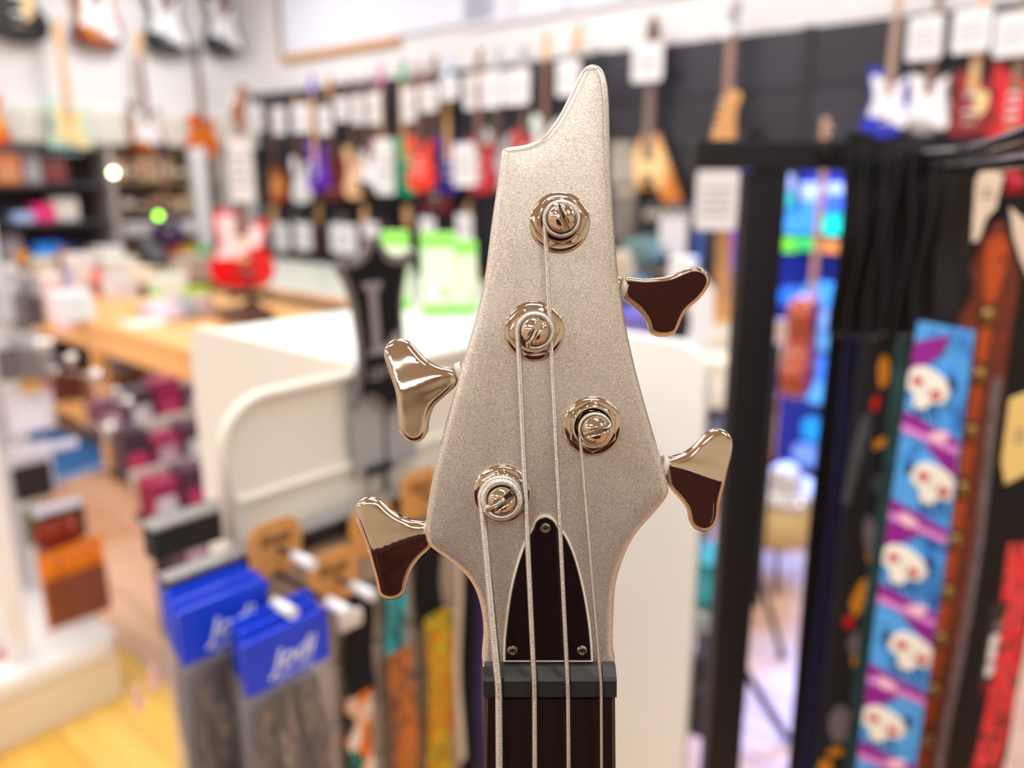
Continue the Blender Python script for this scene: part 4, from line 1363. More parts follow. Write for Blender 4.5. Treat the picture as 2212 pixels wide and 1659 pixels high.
# black upper loops
bk2 = mat('black_strap_leather', (10, 10, 14), 0.6, spec=0.3, bump=0.1, vscale=200)
loops = [(1868, 285, 60, 1.06), (1905, 300, 56, 1.0), (1942, 320, 58, .98), (1975, 325, 60, .96), (2010, 330, 58, .94), (2045, 340, 62, .92), (2085, 350, 52, .90), (2120, 345, 50, .93)]
for i, (x, y, w, Y) in enumerate(loops):
    a_ = atY(x, y, Y)
    tt, ww, H = ribbon('plain black strap top on the curved rail, %s from the left' % ORD[i], x, y, w, Y, 722 + 4 * (i % 3), bk2, rz=0.25 + 0.1 * (i % 3), group=gs2, wav=.006, th=.005, name='black_strap')
    part('slider', MB().box(-ww / 2 - .002, ww / 2 + .002, -.008, -.0045, .0, .004, .001), tt, mat('slider_steel', (120, 120, 124), .3, 1.0))
# printed straps below
nav = mat('navy_webbing', (10, 14, 66), 0.8, var=.2, vscale=40)
ribbon('long black strap at the left end of the rack rail', 1848, 400, 46, 1.08, 1900, bk2, rz=0.2, group=gs2, name='black_strap')
ribbon('navy blue strap hanging beside the rack post', 1858, 715, 62, 1.03, 1900, nav, rz=0.2, group=gs2)
leaf_b = mat('charcoal_fabric', (24, 22, 26), 0.8)
tt, ww, H = ribbon('black strap printed with grey skulls and orange leaves', 1912, 725, 92, 0.97, 1900, leaf_b, rz=-0.1, group=gs2, wav=0.0)
rnd = random.Random(3)
oran = mat('leaf_orange', (234, 150, 24), .8); red_ = mat('leaf_red', (214, 16, 10), .8); gry = mat('mauve_grey', (128, 116, 124), .8)


def blob(pts_n, rx, rz_, rot, seed):
    rr = random.Random(seed); o = []
    for k in range(pts_n):
        a = 2 * PI * k / pts_n; f = rr.uniform(.75, 1.15)
        x, z = rx * f * math.cos(a), rz_ * f * math.sin(a)
        o.append((x * math.cos(rot) - z * math.sin(rot), x * math.sin(rot) + z * math.cos(rot)))
    return catmull(o, 3)


def prints(tt, specs, mats_, y=-.0005):
    for i, (x, z, rx, rz_, rot, mi) in enumerate(specs):
        nm_, m_ = mats_[mi]
        ol = [(x + a, z + b_) for a, b_ in blob(9, rx, rz_, rot, i)]
        part(nm_, MB().rprism(ol, y - .0006, y), tt, m_)


def zof(py, px, Y, tt):
    return atY(px, py, Y).z - tt.location.z


sp_ = []
for i, (px, py, rx, rz_, rot, mi) in enumerate(((1905, 800, 12, 40, 0.1, 0), (1888, 870, 9, 18, 0, 1), (1900, 960, 16, 24, .2, 0), (1880, 1150, 22, 60, 0, 2), (1880, 1200, 14, 22, .6, 0), (1852, 1290, 14, 50, -.2, 0), (1830, 1340, 13, 18, .4, 1), (1850, 1390, 24, 40, .3, 2), (1848, 1420, 16, 14, .2, 0),
                                      (1850, 1510, 13, 52, -.25, 0), (1812, 1560, 24, 60, .1, 2), (1856, 1545, 12, 16, .5, 1), (1800, 1620, 22, 12, .3, 0), (1780, 1655, 20, 22, 0, 0), (1920, 1240, 10, 60, 0, 2), (1925, 960, 12, 50, 0, 2))):
    Y = .97; k = Y / F
    xl = (atY(px, py, Y).x - tt.location.x) * 1.0
    # keep on the webbing
    xl = max(-ww / 2 + rx * k, min(ww / 2 - rx * k, xl))
    sp_.append((xl, zof(py, px, Y, tt), rx * k, rz_ * k, rot, mi))
prints(tt, sp_, [('leaf_print', oran), ('petal_print', red_), ('skull_print', gry)], -.005)
ribbon('strap with dark teal edge beside the blue printed strap', 1962, 730, 46, 0.935, 1900, mat('teal_webbing', (26, 66, 66), .8, var=.4, vscale=50), rz=.1, group=gs2)

# the blue strap printed with pale skulls and purple bands
Yb = 0.86
tt, ww, H = ribbon('bright blue strap with purple bands and white red-eyed skull prints', 2040, 705, 128, Yb, 1900, ramp_mat('sky_blue_fabric', [(30, 90, 170), (66, 150, 232), (84, 170, 240), (50, 120, 210)], 22, (1, 1, .7), .75, 'NOISE', 1), rz=0, group=gs2, wav=0.0)
pmag = mat('print_purple', (140, 10, 140), .8); ppink = mat('print_pink', (236, 120, 200), .8); pwh = mat('print_white', (238, 238, 228), .8); peye = mat('print_red', (190, 20, 60), .8); plb = mat('print_dark_blue', (20, 50, 110), .8); pp2 = mat('print_pale_pink', (244, 200, 220), .8); pct = mat('print_lilac', (220, 140, 220), .8)
rep = 414.0 / F * Yb / 0.955     # two motifs per repeat
kx = ww
z0 = zof(1040, 2010, Yb, tt)
motifs = []
for n_ in range(-2, 5):
    motifs.append((z0 - n_ * rep / 2, 1 if n_ % 2 == 0 else -1))
for zc_, sd in motifs:
    if zc_ > H - .02 or zc_ < .01:
        continue
    x = sd * ww * .16
    def pr(nm_, pts_, m_, lvl):
        pts_ = [(max(-ww / 2 + .0002, min(ww / 2 - .0002, a)), b_) for a, b_ in pts_]
        part(nm_, MB().rprism(pts_, -.0006 - .0004 * lvl, -.0002), tt, m_)
    # band of purple sloping between the motifs
    pr('band_print', [(sd * ww * .5, zc_ + .048), (sd * ww * .5, zc_ + .010), (sd * -.02 * ww, zc_ + .040), (sd * -.15 * ww, zc_ + .064)][::(1 if sd > 0 else -1)], pmag, 1)
    pr('band_print', [(-ww * .5, zc_ - .030), (ww * .5, zc_ - .050), (ww * .5, zc_ - .060), (-ww * .5, zc_ - .048)], pmag, 1)
    pr('ribbon_print', [(-ww * .5, zc_ - .046), (ww * .5, zc_ - .058), (ww * .5, zc_ - .066), (-ww * .5, zc_ - .054)], pct, 2)
    pr('star_print', catmull([(sd * -.32 * ww, zc_ - .043), (sd * -.1 * ww, zc_ - .046), (sd * .02 * ww, zc_ - .052), (sd * -.16 * ww, zc_ - .058), (sd * -.28 * ww, zc_ - .054)], 2), pp2, 3)
    # skull
    sk = [(x + a * ww, zc_ + b_ * ww) for a, b_ in ((a1 * 1.22 + b1 * .36, b1 * 1.22 - a1 * .36) for a1, b1 in ((-.30, .10), (-.20, .24), (0, .27), (.20, .22), (.31, .08), (.28, -.08), (.14, -.14), (.10, -.27), (-.06, -.29), (-.12, -.15), (-.27, -.10)))]
    s_ = [(max(-ww / 2 + .0003, min(ww / 2 - .0003, a)), b_) for a, b_ in catmull(sk, 3)]
    so = part('skull_print', MB().rprism(s_, -.0026, -.0002), tt, pwh)
    for e in (-.16, .19):
        part('eye_print', MB().rprism([(x + e * ww + .105 * ww * math.cos(a), zc_ + .02 * ww - e * .5 * ww + .085 * ww * math.sin(a)) for a in np.linspace(0, 2 * PI, 10)[:-1]], -.0031, -.0026), so, peye)
    part('nose_print', MB().rprism([(x - .02 * ww, zc_ - .04 * ww), (x + .03 * ww, zc_ - .05 * ww), (x + .01 * ww, zc_ + .02 * ww)], -.0031, -.0026), so, plb)
    for q_ in range(4):
        pr('stroke_print', [(x + (-.24 + q_ * .13) * ww, zc_ - .26 * ww), (x + (-.20 + q_ * .13) * ww, zc_ - .26 * ww), (x + (-.10 + q_ * .13) * ww, zc_ - .52 * ww), (x + (-.13 + q_ * .13) * ww, zc_ - .54 * ww)][::-1], plb, 1)
    pr('blot_print', [(x + a - sd * ww * .42, zc_ + b_ + .01) for a, b_ in blob(8, .005, .008, 0, 5)], plb, 1)
ribbon('white edge strip beside the blue skull strap', 1990, 905, 16, .895, 1110, mat('white_edge', (222, 216, 206), .6), rz=.1, group=gs2)

twist_thing(tt, H, -1.12, -.10)
# brown leather strap
Yl = 0.93
lea = ramp_mat('tooled_leather', [(60, 20, 8), (120, 40, 10), (86, 28, 10), (150, 56, 14)], 42, (1, 1, .8), .38, 'NOISE', 1.5)
tt, ww, H = ribbon('tooled brown leather strap with brass studs and an orange inlay', 2162, 478, 124, Yl, 1900, lea, rz=.12, group=gs2, wav=0.0, top_round=True, th=.006)
inl = mat('orange_suede', (190, 78, 14), .7)
brs = mat('aged_brass', (150, 124, 74), .35, 1.0)
studs = [(2152, 682), (2137, 810), (2121, 933), (2104, 1055), (2082, 1168), (2060, 1280), (2042, 1380), (2020, 1490), (2000, 1600)]
for i, (px, py) in enumerate(studs):
    z = zof(py, px, Yl, tt)
    part('brass_stud', MB().lathe((0, -.001, z), [(.0095, 0), (.009, .002), (.005, .0046), (1e-4, .0054)], 16, 'Y'), tt, brs)
    part('suede_inlay', MB().rprism(catmull([(0, z - .012), (.008, z - .022), (.005, z - .038), (.007, z - .048), (0, z - .056), (-.007, z - .048), (-.005, z - .038), (-.008, z - .022)], 2), -.0012, -.0002), tt, inl)
part('top_inlay', MB().rprism(catmull([(0, H - .014), (.014, H - .03), (.012, H - .06), (.006, H - .09), (-.006, H - .09), (-.012, H - .06), (-.014, H - .03)], 2), -.0012, -.0002), tt, inl)
part('strap_hole', MB().rprism(rrect(.006, .012, H - .045, H - .039, .002, 2), -.002, -.001), tt, BLACK)

# right edge: studded edge, black straps with red print, tags
ribbon('grey stitched strap edge right of the leather strap', 2165, 820, 22, .87, 1900, mat('grey_stitch', (112, 98, 100), .8, var=.5, vscale=120), rz=.5, group=gs2)
ribbon('black nylon strap right of the leather strap', 2205, 340, 120, 1.0, 1900, bk2, rz=.1, group=gs2, name='black_strap')
ribbon('wide black strap behind the leather strap', 2130, 345, 130, 1.06, 1900, bk2, rz=.1, group=gs2, name='black_strap')
ribbon('wide black strap at the right edge behind the hang tag', 2290, 345, 210, .98, 1900, bk2, rz=.1, group=gs2, name='black_strap')
ribbon('black strap with faint red print at lower right', 2160, 1480, 90, .865, 1900, ramp_mat('red_black_print', [(14, 12, 16), (22, 14, 18), (130, 8, 30), (14, 12, 14)], 24, (1, 1, .4), .8, 'NOISE', 2), rz=.15, group=gs2)
ribbon('bright red feather print strap at the right edge', 2215, 1180, 60, .80, 1900, ramp_mat('red_feather_print', [(226, 40, 50), (200, 20, 30), (236, 70, 70), (60, 20, 24), (230, 60, 60)], 18, (1, 1, 1), .8, 'NOISE', 3), rz=.1, group=gs2)
ribbon('thin red strap above the cream tag', 2095, 352, 50, .98, 400, mat('red_strap', (170, 4, 34), .7), rz=.2, group=gs2)
ribbon('second thin red strap at the right edge', 2200, 348, 38, .96, 420, mat('red_strap', (170, 4, 34), .7), rz=.2, group=gs2)
# hang tag card with two white stickers
q = atY(2178, 1300, .80)
tg = thing('hang_tag', 'black hang tag with two white stickers at lower right', 'hang tag', q, .3)
k = .80 / F
part('card', MB().rprism(rrect(-48 * k, 48 * k, -215 * k, 0, .003, 2), -.001, .001), tg, mat('tag_black', (22, 20, 24), .45))
part('sticker', MB().rprism(rrect(-40 * k, 36 * k, -152 * k, -82 * k, .002, 2), -.0016, -.001), tg, CARD)
part('sticker', MB().rprism(rrect(-40 * k, 12 * k, -195 * k, -160 * k, .002, 2), -.0016, -.001), tg, CARD)
a = text_mesh("Levy's", 0.013, 0.0002, 0.3, bold=.0003)
part('script_logo', a, tg, mat('tag_grey_ink', (150, 146, 140), .5), loc=(-2 * k, -.0013, -66 * k))
for j in range(2):
    part('printed_lines', MB().box(-22 * k, 20 * k, -.002, -.0016, (-112 - 12 * j) * k, (-108 - 12 * j) * k), tg, INK)
# cream tags
def polytag(label, pts, Y, m, name='hang_tag', marks=0):
    c = atY(sum(p[0] for p in pts) / len(pts), sum(p[1] for p in pts) / len(pts), Y)
    o = thing(name, label, 'hang tag', c, 0)
    ol = []
    for x, y in pts:
        q = atY(x, y, Y); ol.append((q.x - c.x, q.z - c.z))
    part('card', MB().rprism(ol, -.0008, .0008), o, m)
    for j in range(marks):
        part('printed_lines', MB().box(-.006, .006, -.0012, -.0008, .01 - j * .006, .012 - j * .006), o, INK)
    return o


TC = mat('cream_tag', (236, 220, 200), .7)
polytag('cream hang tag with a pointed top, above the leather strap', [(2130, 350), (2168, 380), (2163, 395), (2150, 450), (2130, 470), (2112, 520), (2100, 522), (2105, 440), (2108, 390)], .86, TC, marks=2)
polytag('cream hang tag cutting in at the right edge', [(2182, 448), (2240, 500), (2240, 640), (2205, 560), (2190, 510)], .80, TC)
polytag('yellow card tag at the right edge', [(2182, 862), (2240, 840), (2240, 1010), (2172, 1045), (2164, 1000)], .79, mat('yellow_tag', (236, 206, 128), .7), marks=3)
polytag('grey plastic tag hanging beside the navy strap', [(1862, 905), (1880, 890), (1880, 930), (1835, 1090), (1820, 1085), (1845, 960)], .96, mat('grey_tag', (84, 84, 88), .5))
polytag('black tag with grey print between the dark straps', [(1866, 985), (1925, 955), (1930, 1100), (1890, 1140), (1862, 1060)], .94, mat('tag_black', (22, 20, 24), .45), marks=4)
# ------------------------------------------------------------------ shop goods
def col(c, r=0.45, **k):
    return mat('tone_%d_%d_%d_%d' % (c[0], c[1], c[2], int(r * 100)), c, r, **k)


def goods(kind, label, px, py, wpx, hpx, c, z, rz=ROT_U, c2=(240, 238, 232), group=None, Y=None, dep=None, name=None):
    """an article whose base centre shows at (px,py) on the level z, sized in pixels there"""
    p = atZ(px, py, z) if Y is None else atY(px, py, Y)
    k = p.y / F / 0.97
    w, h = wpx * k, hpx * k
    d = dep or min(w, 0.16)
    m, m2 = col(c), col(c2, .5)
    nm = name or {'box': 'goods_box', 'bottle': 'bottle', 'pack': 'hanging_pack', 'pedal': 'effect_pedal', 'cab': 'amplifier', 'bag': 'soft_bag', 'tin': 'tin'}[kind]
    cat = {'box': 'box', 'bottle': 'bottle', 'pack': 'package', 'pedal': 'pedal', 'cab': 'amplifier', 'bag': 'bag', 'tin': 'tin'}[kind]
    t = thing(nm, label, cat, p, rz, group)
    if kind == 'box':
        part('carton', MB().box(-w / 2, w / 2, -d / 2, d / 2, 0, h, min(w, h) * .04), t, m)
        part('label', MB().rprism(rrect(-w * .36, w * .36, h * .22, h * .72, w * .04, 2), -d / 2 - .002, -d / 2), t, m2)
        part('lid_tape', MB().box(-w * .08, w * .08, -d / 2 - .001, d / 2, h, h + .001), t, m2)
    elif kind == 'bottle':
        r = w / 2
        part('bottle_body', MB().lathe((0, 0, 0), [(1e-4, 0), (r * .9, 0), (r, h * .04), (r, h * .62), (r * .45, h * .78), (r * .4, h * .86), (1e-4, h * .86)], 20), t, m)
        part('cap', MB().cyl((0, 0, h * .862), (0, 0, h), r * .48, n=16), t, m2)
        part('label', MB().cyl((0, 0, h * .15), (0, 0, h * .5), r * 1.02, n=20, caps=False), t, m2)
    elif kind == 'tin':
        part('tin_body', MB().lathe((0, 0, 0), [(1e-4, 0), (w / 2, 0), (w / 2, h * .8), (1e-4, h * .8)], 24), t, m)
        part('lid', MB().lathe((0, 0, h * .8), [(1e-4, 0), (w * .52, 0), (w * .52, h * .2), (w * .4, h * .24), (1e-4, h * .24)], 24), t, m2)
    elif kind == 'pack':
        part('backing_card', MB().rprism(rrect(-w / 2, w / 2, 0, h, w * .06, 2), 0, .002), t, m)
        part('blister', MB().rprism(rrect(-w * .4, w * .4, h * .06, h * .68, w * .08, 3), -.02, -.0005, .004), t, col(c2, .15))
        part('hang_hole', MB().rprism(rrect(-w * .12, w * .12, h * .88, h * .92, h * .01, 2), -.0006, 0.0), t, BLACK)
    elif kind == 'pedal':
        part('housing', MB().box(-w / 2, w / 2, -d / 2, d / 2, 0, h * .7, h * .08), t, m)
        for j in (-1, 0, 1):
            part('knob', MB().cyl((j * w * .28, 0, h * .7), (j * w * .28, 0, h), w * .09, n=12), t, m2)
    elif kind == 'cab':
        d = dep or w * .6
        part('cabinet', MB().box(-w / 2, w / 2, -d / 2, d / 2, 0, h, min(w, h) * .05), t, m)
        part('grille', MB().rprism(rrect(-w * .42, w * .42, h * .06, h * .72, w * .03, 2), -d / 2 - .004, -d / 2, .001), t, m2)
        part('control_panel', MB().box(-w * .42, w * .42, -d / 2 - .003, -d / 2, h * .78, h * .92), t, col((200, 190, 170), .4))
        for j in range(4):
            part('knob', MB().cyl((w * (-.3 + .2 * j), -d / 2 - .015, h * .85), (w * (-.3 + .2 * j), -d / 2 - .003, h * .85), w * .035, n=10), t, BLACK)
        part('handle', MB().tube([(-w * .15, 0, h), (-w * .1, 0, h * 1.05), (w * .1, 0, h * 1.05), (w * .15, 0, h)], w * .02, 6), t, BLACK)
    elif kind == 'bag':
        ol = catmull([(-w * .5, 0), (-w * .52, h * .4), (-w * .42, h * .85), (-w * .1, h), (w * .25, h * .93), (w * .48, h * .6), (w * .5, 0)], 3)
        part('fabric', MB().rprism(ol, -d / 2, d / 2, min(w, h) * .12, True), t, m)
        part('zip', MB().tube([(-w * .42, -d / 2 - .002, h * .5), (0, -d / 2 - .003, h * .62), (w * .4, -d / 2 - .002, h * .48)], .004, 6), t, m2)
    return t


# long wooden counter
zc = 0.80
z2 = 0.88
pA = atZ(80, 664, zc); pB = atZ(402, 752, zc)
wdm = mat('pale_oak_counter', (236, 180, 112), 0.4, var=.06, vscale=3, stretch=(.4, 6, 6))
ct = thing('wooden_counter', 'pale wood counter with open front bays left of the cream fixture', 'counter', (pA.x, pA.y, 0), ROT_U)
cl = (pB - pA).length
D_ = 0.98
part('worktop', MB().box(-0.8, cl + .02, 0, D_, zc - .035, zc, .004), ct, wdm)
part('front_rail', MB().box(-0.8, cl, .01, .035, zc - .15, zc - .0355), ct, wdm)
for x in (-.78, (atPlane(180, 700, pA, V) - pA).dot(U), cl - .07):
    part('leg', MB().box(x, x + .06, .012, .07, 0, zc - .151, .003), ct, wdm)
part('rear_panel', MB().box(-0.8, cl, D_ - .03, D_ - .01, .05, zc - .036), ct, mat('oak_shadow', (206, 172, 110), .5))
part('lower_shelf', MB().box(-.78, cl - .02, .02, D_ - .035, .205, .24), ct, wdm)
# second counter behind
q = pA + V * (D_ + .02)
ct2 = thing('glass_counter', 'white-topped display counter behind the wooden one', 'counter', (q.x, q.y, 0), ROT_U)
part('counter_top', MB().box(-.8, cl + 0.7, 0, 1.0, z2 - .03, z2 + .002, .004), ct2, mat('pale_counter', (206, 210, 198), .35))
part('counter_body', MB().box(-.78, cl + 0.68, .03, .97, 0, z2 - .031), ct2, mat('counter_grey', (170, 164, 152), .5))
part('edge_strip', MB().box(-.8, cl + 0.7, -.012, -.001, z2 - .03, z2 - .004), ct2, mat('oak_edge', (224, 170, 110), .4))
# goods on the counters
gl = [
    ('box', 'pale blue and white carton at the left end of the wooden counter', 158, 690, 74, 60, (222, 236, 246), (236, 214, 236)),
    ('box', 'tall white carton with a lavender panel on the wooden counter', 182, 634, 50, 84, (232, 230, 230), (170, 178, 240)),
    ('box', 'white curved display box behind the lavender panel', 246, 628, 90, 70, (226, 222, 216), (226, 222, 216)),
    ('bottle', 'coral red bottle on the counter', 216, 640, 30, 66, (244, 120, 104), (150, 60, 40)),
    ('box', 'light grey carton beside the coral bottle', 262, 644, 54, 44, (214, 210, 216), (232, 230, 236)),
    ('tin', 'pinkish tin at the left of the counter', 118, 655, 44, 60, (216, 180, 184), (240, 226, 224)),
    ('box', 'small brown and red carton behind the grey one', 318, 640, 30, 26, (120, 44, 34), (90, 60, 60)),
    ('tin', 'cream tin with a brown foot near the middle of the counter', 312, 630, 46, 50, (240, 214, 176), (250, 232, 206)),
    ('box', 'white carton with a green print on the counter', 366, 650, 62, 54, (228, 232, 230), (160, 226, 160)),
    ('box', 'lime green carton near the red guitar', 425, 650, 44, 28, (170, 200, 60), (190, 216, 90)),
    ('bag', 'lilac grey soft bundle at the front of the counter', 350, 692, 80, 40, (216, 196, 210), (160, 150, 170)),
    ('bag', 'grey soft bundle beside the lilac one', 404, 686, 60, 44, (158, 158, 172), (120, 120, 130)),
    ('bag', 'pinkish grey bundle beside the red guitar', 440, 684, 40, 46, (196, 172, 170), (150, 140, 140)),
    ('box', 'small yellow carton on the counter', 318, 672, 50, 22, (244, 212, 150), (240, 190, 80)),
    ('box', 'flat white packet at the counter edge', 312, 706, 70, 12, (244, 238, 230), (250, 244, 240)),
    ('box', 'pale pink note block by the counter front', 140, 712, 24, 22, (238, 206, 216), (244, 220, 228)),
]
for kd, lab, px, py, w, h, c, c2 in gl:
    goods(kd, lab, px, py, w, h, c, zc + .001, c2=c2, group='goods on the wooden counter')
gl2 = [
    ('box', 'round-cornered white box at the back of the display counter', 232, 584, 70, 50, (224, 220, 216), (238, 236, 232)),
    ('box', 'dark box with an orange label row on the display counter', 290, 574, 62, 36, (44, 34, 30), (206, 110, 40)),
    ('box', 'blue grey carton left of the coloured row', 328, 562, 40, 44, (176, 184, 196), (196, 200, 208)),
    ('box', 'red carton of the coloured row', 370, 560, 26, 30, (226, 72, 70), (240, 110, 100)),
    ('box', 'orange carton of the coloured row', 394, 560, 24, 28, (236, 150, 70), (240, 180, 90)),
    ('box', 'yellow carton of the coloured row', 416, 560, 22, 28, (222, 200, 60), (236, 220, 110)),
    ('box', 'green carton of the coloured row', 438, 560, 24, 28, (110, 190, 110), (150, 206, 150)),
    ('box', 'taupe striped long carton in front of the coloured row', 420, 600, 90, 46, (164, 150, 140), (206, 196, 190)),
    ('box', 'mustard labelled white carton on the display counter', 262, 590, 70, 34, (224, 216, 200), (216, 180, 50)),
    ('cab', 'small amber amplifier near the left edge', 50, 596, 34, 54, (222, 150, 60), (232, 120, 30)),
    ('cab', 'small brown and amber amplifier left of the lavender panel', 138, 590, 34, 50, (180, 110, 50), (206, 130, 30)),
    ('box', 'pale carton between the two small amber amplifiers', 95, 596, 44, 40, (206, 200, 188), (216, 212, 204)),
]
for kd, lab, px, py, w, h, c, c2 in gl2:
    goods(kd, lab, px, py, w, h, c, z2 + .003, c2=c2, group='goods on the display counter')
# goods inside the bays
for kd, lab, px, py, w, h, c, c2 in [
    ('box', 'grey blue carton on the shelf under the counter', 262, 800, 80, 60, (172, 178, 190), (190, 196, 206)),
    ('box', 'dark blue patterned carton under the counter', 352, 810, 60, 50, (70, 82, 104), (120, 134, 156)),
    ('box', 'dark brown carton low under the counter', 290, 850, 56, 30, (70, 50, 30), (120, 90, 60)),
    ('box', 'pale flat carton low under the counter', 330, 872, 64, 20, (214, 214, 220), (230, 228, 230)),
    ('box', 'red brown carton behind the left counter leg', 140, 860, 60, 60, (104, 54, 50), (190, 110, 120)),
    ('box', 'yellow carton behind the left counter leg', 166, 770, 26, 28, (232, 200, 70), (240, 214, 100))]:
    goods(kd, lab, px, py, w, h, c, .241, c2=c2, group='goods under the wooden counter')

# red guitar on a black stand on the counter
q = atZ(522, 690, zc + .003)
b0 = atY(524, 622, q.y); s_ = (atY(524, 440, q.y).z - b0.z) / 0.41
g = guitar('electric_guitar', 'bright red electric guitar with white pickguard standing on the counter', (b0.x, b0.y, b0.z), ROT_V - .55, s_ * .95, kind='tele', head='six', body=(222, 0, 12), guard=(248, 224, 228), neck=(160, 96, 66), board=(130, 84, 66), pick='cream', lean=-.05, tilt=.06)
q = atY(515, 296, b0.y - .06)
price_tag('tall white price card on the neck of the red guitar', q, .1, .11, .30, group=None)
st = thing('guitar_stand', 'small black stand that holds the red guitar on the counter', 'stand', (q.x, q.y, zc + .003), ROT_V - .55)
hh_ = b0.z - zc - .01
part('pole', MB().cyl((0, .05, 0.02), (0, .07, hh_ + .18), .012), st, BLACK)
part('cradle', MB().box(-.11, .11, -.05, .07, hh_ - .03, hh_ - .008, .005), st, BLACK)
for a in (-.12, 0.0, .12):
    part('leg', MB().cyl((0, .05, hh_ * .7), (a, -.06 if a else .18, 0.006), .009), st, BLACK)
goods('box', 'dark brown low case beside the red guitar stand', 530, 692, 110, 26, (96, 64, 56), zc + .003, c2=(130, 90, 80))

# left shelf unit at the far left with amplifiers
q = onLeft(88, 400, .55)
sh = thing('shelf_rack', 'dark shelf rack with grey uprights at the far left', 'shelves', (q.x, q.y, 0), ROT_V)
xr = 0.36
for x in (-.62, xr):
    part('upright', MB().box(x, x + .045, -.2, .2, 0, 1.70, .003), sh, mat('upright_grey', (150, 144, 146), .5))
for z in (.96, 1.22, 1.46, 1.69):
    part('shelf', MB().box(-.575, xr - .001, -.2, .2, z - .02, z, .003), sh, mat('shelf_dark', (58, 54, 62), .5))
part('back_panel', MB().box(-.575, xr - .001, .17, .19, .1, 1.66), sh, mat('shelf_back_plum', (64, 54, 66), .6))


def onshelf(kd, lab, px, py, w, h, c, c2):
    p = onLeft(px, py, .62); zz = min((0.961, 1.221, 1.461), key=lambda v: abs(v - p.z))
    goods(kd, lab, px, py, w, h, c, zz, rz=ROT_V, c2=c2, Y=None, group='goods on the dark shelf rack', dep=.14) if False else None
    k = p.y / F / .97; W_ = w * k; H_ = h * k
    t = thing({'cab': 'amplifier', 'box': 'goods_box', 'bag': 'soft_bag'}[kd], lab, {'cab': 'amplifier', 'box': 'box', 'bag': 'bag'}[kd], (p.x, p.y, zz), ROT_V, 'goods on the dark shelf rack')
    H_ = min(H_, .215)
    part('cabinet' if kd == 'cab' else 'carton', MB().box(-W_ / 2, W_ / 2, -.07, .07, 0, H_, .006), t, col(c))
    part('grille' if kd == 'cab' else 'label', MB().rprism(rrect(-W_ * .4, W_ * .4, H_ * .12, H_ * .7, .01, 2), -.074, -.07), t, col(c2))
    if kd == 'cab':
        for j in range(3):
            part('knob', MB().cyl((W_ * (-.25 + .25 * j), -.08, H_ * .85), (W_ * (-.25 + .25 * j), -.07, H_ * .85), .008, n=8), t, col((210, 200, 190)))


onshelf('cab', 'orange amplifier on the top shelf of the dark rack', 18, 425, 46, 60, (232, 130, 60), (214, 150, 110))
onshelf('cab', 'dark red amplifier on the top shelf of the dark rack', 118, 420, 48, 52, (92, 30, 44), (130, 60, 60))
onshelf('box', 'grey carton between the orange and red amplifiers', 70, 425, 34, 56, (150, 146, 158), (170, 166, 176))
onshelf('box', 'magenta topped carton on the dark rack', 92, 470, 46, 36, (232, 20, 120), (240, 60, 140))
onshelf('box', 'pale blue carton on the dark rack', 44, 468, 42, 22, (150, 180, 232), (180, 200, 240))
onshelf('box', 'white rounded carton on the dark rack', 140, 500, 50, 46, (214, 210, 206), (226, 222, 218))
onshelf('box', 'bright blue carton on the low shelf of the dark rack', 98, 545, 56, 40, (10, 120, 236), (50, 160, 250))
onshelf('box', 'navy carton beside the bright blue one', 144, 545, 28, 32, (30, 50, 110), (50, 70, 130))
onshelf('box', 'lavender grey carton at the left end of the rack', 20, 545, 40, 60, (120, 116, 132), (150, 146, 160))

# floor standing violet electric bass against the brown shelves
hang('electric_guitar', 'dark violet guitar in front of the brown wall shelves', onLeft, .42, 350, 300, 366, 530, ROT_V, kind='lp', head='three', body=(64, 22, 84), neck=(90, 40, 60), headc=(70, 30, 60))

# a small lit indicator lamp, and a warm glint imitated by a glowing ball
for px, py, Y, c, lab, e in ((245, 373, 5.6, (255, 240, 200), 'added glowing ball imitating a warm glint before the brown shelves', 14), (342, 466, 5.2, (150, 230, 70), 'small green indicator lamp above the counter', 7)):
    q = atY(px, py, Y)
    t = thing('glint_and_lamp', lab, 'lamp', q, 0)
    part('glow_ball', MB().sphere((0, 0, 0), .022, 12), t, mat('glow_ball_%d' % px, c, .5, emit=e))
    part('socket', MB().cyl((0, .01, -.02), (0, .06, -.04), .012), t, BLACK)
    if px == 342:
        part('stem', MB().cyl((0, .05, -.04), (0, .05, zc + .003 - q.z), .006), t, BLACK)
    else:
        part('arm', MB().cyl((0, .06, -.04), (0, .5, -.04), .006), t, BLACK)

# left gondola with hanging packs
G0 = Vector((-1.158, 2.12, 0))


def gq(u, v, z=0.0):
    q = G0 + U * u + V * v; q.z = z; return q


gd = thing('gondola_shelf', 'white gondola shelf unit with a rounded base at lower left', 'shelf unit', gq(0, 0, 0), ROT_V)
gw = mat('gondola_white', (236, 234, 232), .4)
part('base_front', MB().box(-1.9, -.004, 0, .02, 0, .15, .004), gd, mat('gondola_cream', (228, 214, 186), .5))
part('base_deck', MB().rprism([(x, z) for x, z in rrect(-1.9, 0, -.42, .012, .05, 4, (0, 1, 1, 0))], -.20, -.15, .006), gd, gw, rot=(-PI / 2, 0, 0)) if False else None
dk = MB()
ol = rrect(-1.9, .004, -.012, .52, .05, 5, (0, 1, 1, 0))
n = len(ol)
dk.add([(x, y, .155) for x, y in ol] + [(x, y, .20) for x, y in ol], [(i, (i + 1) % n, n + (i + 1) % n, n + i) for i in range(n)] + [tuple(range(n - 1, -1, -1)), tuple(range(n, 2 * n))])
part('base_deck', dk, gd, gw)
part('base_end', MB().box(-.02, -.001, .021, .50, 0, .154), gd, gw)
part('back_panel', MB().box(-1.9, -.02, .50, .52, .201, 1.18, .003), gd, mat('gondola_panel', (214, 208, 214), .5))
pu = atZ(96, 1455, .201)
